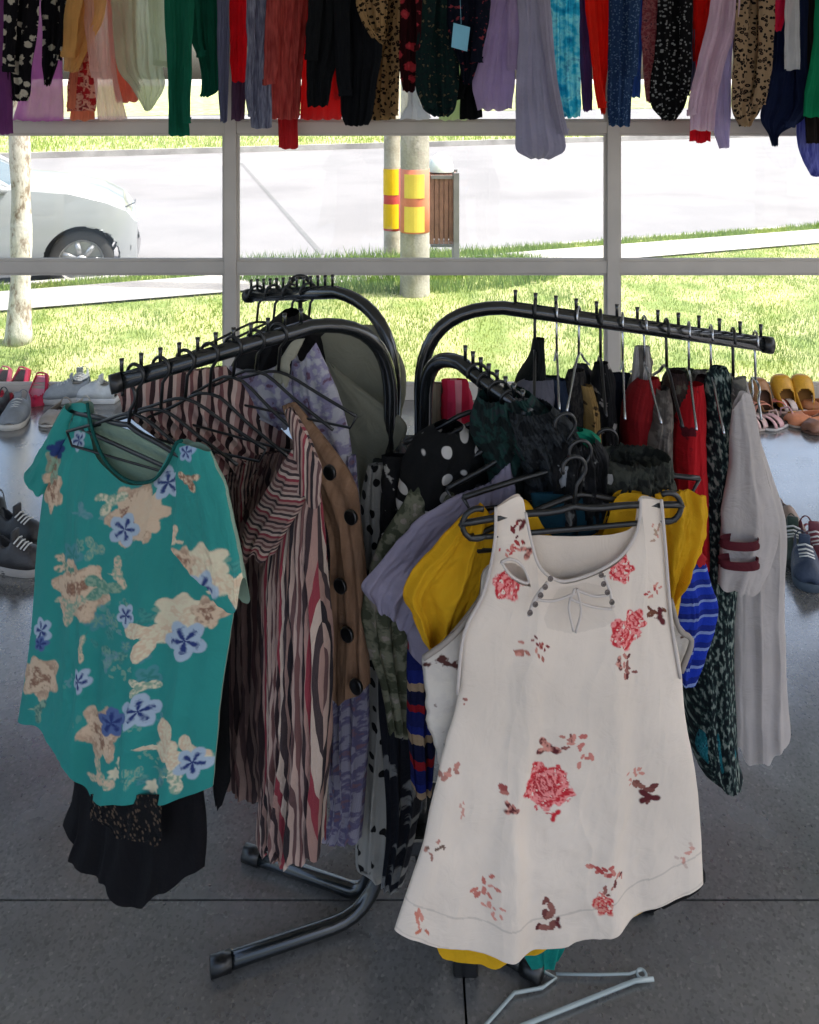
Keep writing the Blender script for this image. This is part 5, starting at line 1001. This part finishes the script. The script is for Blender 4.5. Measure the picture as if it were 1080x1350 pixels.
# ------------------------------------------------------------------ shoes
SK = .9
def shoe(label, cat, px, py, size, yaw, up_col, sole_col, kind='sneaker', z0=0, pitch=0, group=None, inner=(60,50,46), W=.095, name=None):
    """length along local +Y (toe), heel at the origin; standing on the floor"""
    L = size*SK; W = W*SK; pos = floor_pt(px, py, z0) ; t = empty(name or ('sandal' if kind == 'sandal' else 'shoe'), pos, 0); tag(t, label, cat, group); t.rotation_euler = (R(pitch), 0, R(yaw))
    mu = basic('upper', srgb(*up_col), .5, 0, .12, 30, .2, 150); ms = basic('sole', srgb(*sole_col), .7, 0, .1, 20, .1); mi_ = basic('lining', srgb(*inner), .9)
    hw = lambda s: W/2*(.62+.50*math.sin(min(1, s*1.15)*math.pi*.62)-.85*max(0, s-.78)**1.0*(s-.78)*12)*(1 if s < .985 else .55)
    def outl(n=18):
        R_ = [(hw(i/(n-1)), i/(n-1)*L) for i in range(n)]; return R_+[(-x, y) for x, y in R_[::-1]]
    sh = .028 if kind == 'sneaker' else .012; ol = outl(); n = len(ol); c = L/2
    heel = .02 if kind == 'pump' else 0
    b = MB(); rings = [(1.0,0),(1.05,sh*.5),(1.02,sh)]; vs = []; fs = []
    for sc_, z in rings:
        for x, y in ol: vs.append((x*sc_, c+(y-c)*sc_-c, z))
    for i in range(2):
        for k_ in range(n): fs.append((i*n+k_, i*n+(k_+1)%n, (i+1)*n+(k_+1)%n, (i+1)*n+k_))
    fs.append(tuple(range(n))[::-1]); fs.append(tuple(2*n+k_ for k_ in range(n))); b.add(vs, fs); b.build('sole', ms, t, True, .002)
    # upper
    ns, na = 26, 15; vs = []; fs = []
    hh = {'sneaker': lambda s: .062+.022*math.exp(-((s-.05)/.12)**2)-.02*max(0, s-.5)*2+.014*math.exp(-((s-.42)/.1)**2)-.03*max(0,s-.8)*3,
          'flat': lambda s: .045-.018*s, 'pump': lambda s: .05-.022*s, 'sandal': lambda s: .035, 'boot': lambda s: .10-.05*max(0,s-.45)*2}[kind]
    for i in range(ns):
        s = i/(ns-1); w_ = hw(s)*1.0; h = hh(s)*(1-max(0, (s-.86)/.14)**2*.75)
        for j in range(na):
            a = math.pi*j/(na-1); vs.append((math.cos(a)*w_*(1-.12*math.sin(a)), s*L-c, sh+math.sin(a)**.7*h if math.sin(a) > 1e-6 else sh))
    open_end = {'sneaker': .42, 'flat': .64, 'pump': .60, 'sandal': 1.0, 'boot': .4}[kind]
    for i in range(ns-1):
        s = (i+.5)/(ns-1)
        if kind == 'sandal' and not (.52 < s < .68 or .76 < s < .84): continue
        for j in range(na-1):
            a = math.pi*(j+.5)/(na-1)
            if kind != 'sandal' and .03 < s < open_end and math.sin(a) > (.80 if kind in ('sneaker','boot') else .7)+ .25*max(0, 1-(open_end-s)/.08): continue
            fs.append((i*na+j, i*na+j+1, (i+1)*na+j+1, (i+1)*na+j))
    b = MB(); b.add(vs, fs); o = b.build('upper', mu, t, True); sf = o.modifiers.new('s','SOLIDIFY'); sf.thickness = .003
    vs = [(x*.92, (y-c)*.96, sh+.003) for x, y in ol]; b = MB(); b.add(vs, [tuple(range(n))]); b.build('insole', mi_, t)
    if kind == 'sandal':
        b = MB(); b.tube([(hw(.1)*.95, .1*L-c, sh),(hw(.1)*.9, .08*L-c, .05),(0,.0-c,.062),(-hw(.1)*.9,.08*L-c,.05),(-hw(.1)*.95,.1*L-c,sh)], .004, 6); b.build('heel_strap', mu, t, True)
    if kind == 'sneaker':
        b = MB()
        for i in range(4):
            s = .46+i*.07; z = sh+hh(s)*.98+.003; b.tube([(-.022, s*L-c, z-.006),(0, s*L-c+.004, z+.003),(.022, s*L-c, z-.006)], .0028, 6)
        b.build('lace', basic('lace', srgb(200,200,196), .8), t, True)
        b = MB(); b.box((0, .40*L-c, sh+.078), (.034,.012,.05)); b.build('tongue', mu, t, True, .004)
    if kind == 'flat':
        b = MB(); b.lathe([(.001,.012),(.009,.009),(.011,0)], (0, .67*L-c, sh+.038), 12); b.build('bow', mu, t, True)
    t.location = pos
    return t
G1, G2, G3, G4 = 'shoes along the window on the left', 'shoes on the floor at the left edge', 'shoes along the window on the right', 'shoes on the floor at the right edge'
PINK = (196,24,72)
shoe('hot pink ballet flat at the left edge of the window row', 'shoe', 26, 512, .2, 170, PINK, (120,30,50), 'flat', z0=.03, pitch=-50, group=G1)
shoe('hot pink ballet flat with pale lining, right one of the pair', 'shoe', 52, 520, .2, 185, PINK, (200,60,90), 'flat', z0=.03, pitch=-50, group=G1, inner=(224,150,170))
shoe('grey and pink sneaker at the front of the left window row', 'shoe', 22, 556, .23, 188, (122,126,130), (196,190,180), 'sneaker', group=G1, W=.11)
shoe('beige slip on with brown lining beside the teal blouse shoulder', 'shoe', 74, 552, .22, 176, (150,140,128), (190,184,176), 'pump', group=G1, inner=(70,50,44))
shoe('dark grey sneaker half out of the frame in the left window row', 'shoe', -12, 552, .23, 172, (70,76,76), (90,90,90), 'sneaker', group=G1)
shoe('silver sneaker, left one of the pair by the window', 'shoe', 88, 528, .24, 100, (150,156,160), (206,206,204), 'sneaker', group=G1, W=.1)
shoe('white sneaker, right one of the pair by the window', 'shoe', 128, 528, .24, 80, (206,208,206), (222,222,220), 'sneaker', group=G1, W=.1)
SK = .66
shoe('dark sneaker with white laces on the floor at the left edge', 'shoe', 26, 752, .25, 262, (48,46,46), (150,144,138), 'sneaker', group=G2, W=.105)
shoe('black shoe just behind the dark sneaker at the left edge', 'shoe', 28, 716, .25, 255, (32,32,34), (60,60,60), 'sneaker', group=G2)
shoe('black heeled shoe cut by the left edge of the frame', 'shoe', -4, 700, .22, 200, (18,18,20), (26,26,28), 'boot', group=G2)
SK = .9
shoe('mustard pump leaning upright against the window, left one of the pair', 'shoe', 1032, 520, .2, 4, (196,142,22), (206,158,44), 'pump', z0=.06, pitch=62, group=G3, inner=(120,80,30), W=.1)
shoe('mustard pump leaning upright against the window, right one of the pair', 'shoe', 1058, 520, .2, -6, (200,146,26), (206,158,44), 'pump', z0=.06, pitch=62, group=G3, inner=(120,80,30), W=.1)
shoe('tan pump leaning upright left of the mustard pair', 'shoe', 1002, 522, .18, 6, (150,104,62), (170,122,80), 'pump', z0=.06, pitch=58, group=G3, inner=(90,60,44), W=.09)
shoe('salmon sandal behind the white shirt sleeve', 'shoe', 998, 540, .2, 190, (214,140,116), (200,180,168), 'sandal', group=G3)
shoe('pink and white strappy sandal in the right window row', 'shoe', 1022, 560, .22, 120, (206,160,160), (196,190,186), 'sandal', group=G3, W=.1)
shoe('orange tan sandal in the right window row', 'shoe', 1064, 558, .23, 100, (206,130,90), (190,170,156), 'pump', group=G3, inner=(214,170,150), W=.1)
shoe('pale cream sandal behind the pink one', 'shoe', 1046, 540, .22, 95, (214,196,188), (206,196,190), 'sandal', group=G3)
SK = .66
shoe('taupe ankle shoe on the floor right of the white shirt', 'shoe', 1042, 712, .2, 190, (140,120,106), (70,60,54), 'boot', group=G4, W=.1)
shoe('navy and green sneaker on the floor at the right edge', 'shoe', 1062, 762, .24, 165, (36,50,72), (60,72,84), 'sneaker', group=G4, W=.115)
shoe('dark green sneaker behind the navy one at the right edge', 'shoe', 1046, 736, .23, 160, (38,56,46), (40,42,44), 'sneaker', group=G4)
shoe('maroon shoe cut by the right edge of the frame', 'shoe', 1086, 728, .23, 200, (110,34,52), (70,50,54), 'flat', group=G4)
SK = .85
shoe('tan slip on behind the mustard pumps at the right edge', 'shoe', 1078, 540, .2, 80, (170,110,70), (150,120,96), 'pump', group=G3, inner=(120,84,60))
shoe('blush sandal by the white shirt sleeve, nearest the camera', 'shoe', 1004, 562, .2, 110, (208,176,168), (186,170,160), 'sandal', group=G3)
shoe('crimson ballet flat behind the grey and pink sneaker', 'shoe', 6, 528, .2, 178, (170,24,50), (110,30,44), 'flat', group=G1)
shoe('light grey sneaker behind the beige slip on', 'shoe', 104, 520, .22, 185, (150,154,156), (200,200,198), 'sneaker', group=G1)
shoe('black sandal on the floor between the two dark shoes at the left edge', 'shoe', 6, 742, .22, 240, (24,24,26), (60,56,52), 'sandal', group=G2)
shoe('dark red sneaker behind the navy one at the right edge', 'shoe', 1076, 744, .22, 175, (96,34,48), (60,60,64), 'sneaker', group=G4)
SK = .8
shoe('small cream flat in front of the silver sneaker', 'shoe', 100, 546, .2, 165, (190,184,170), (170,160,150), 'flat', group=G1)
shoe('rose coloured flat at the far left of the window row', 'shoe', 4, 508, .19, 178, (190,70,100), (130,60,70), 'flat', z0=.03, pitch=-45, group=G1)
shoe('brown loafer in front of the orange tan sandal', 'shoe', 1076, 566, .2, 130, (120,80,60), (90,64,50), 'pump', group=G3)
shoe('coral sandal between the mustard pumps and the pink sandal', 'shoe', 1028, 538, .2, 150, (216,120,100), (180,150,140), 'sandal', group=G3)
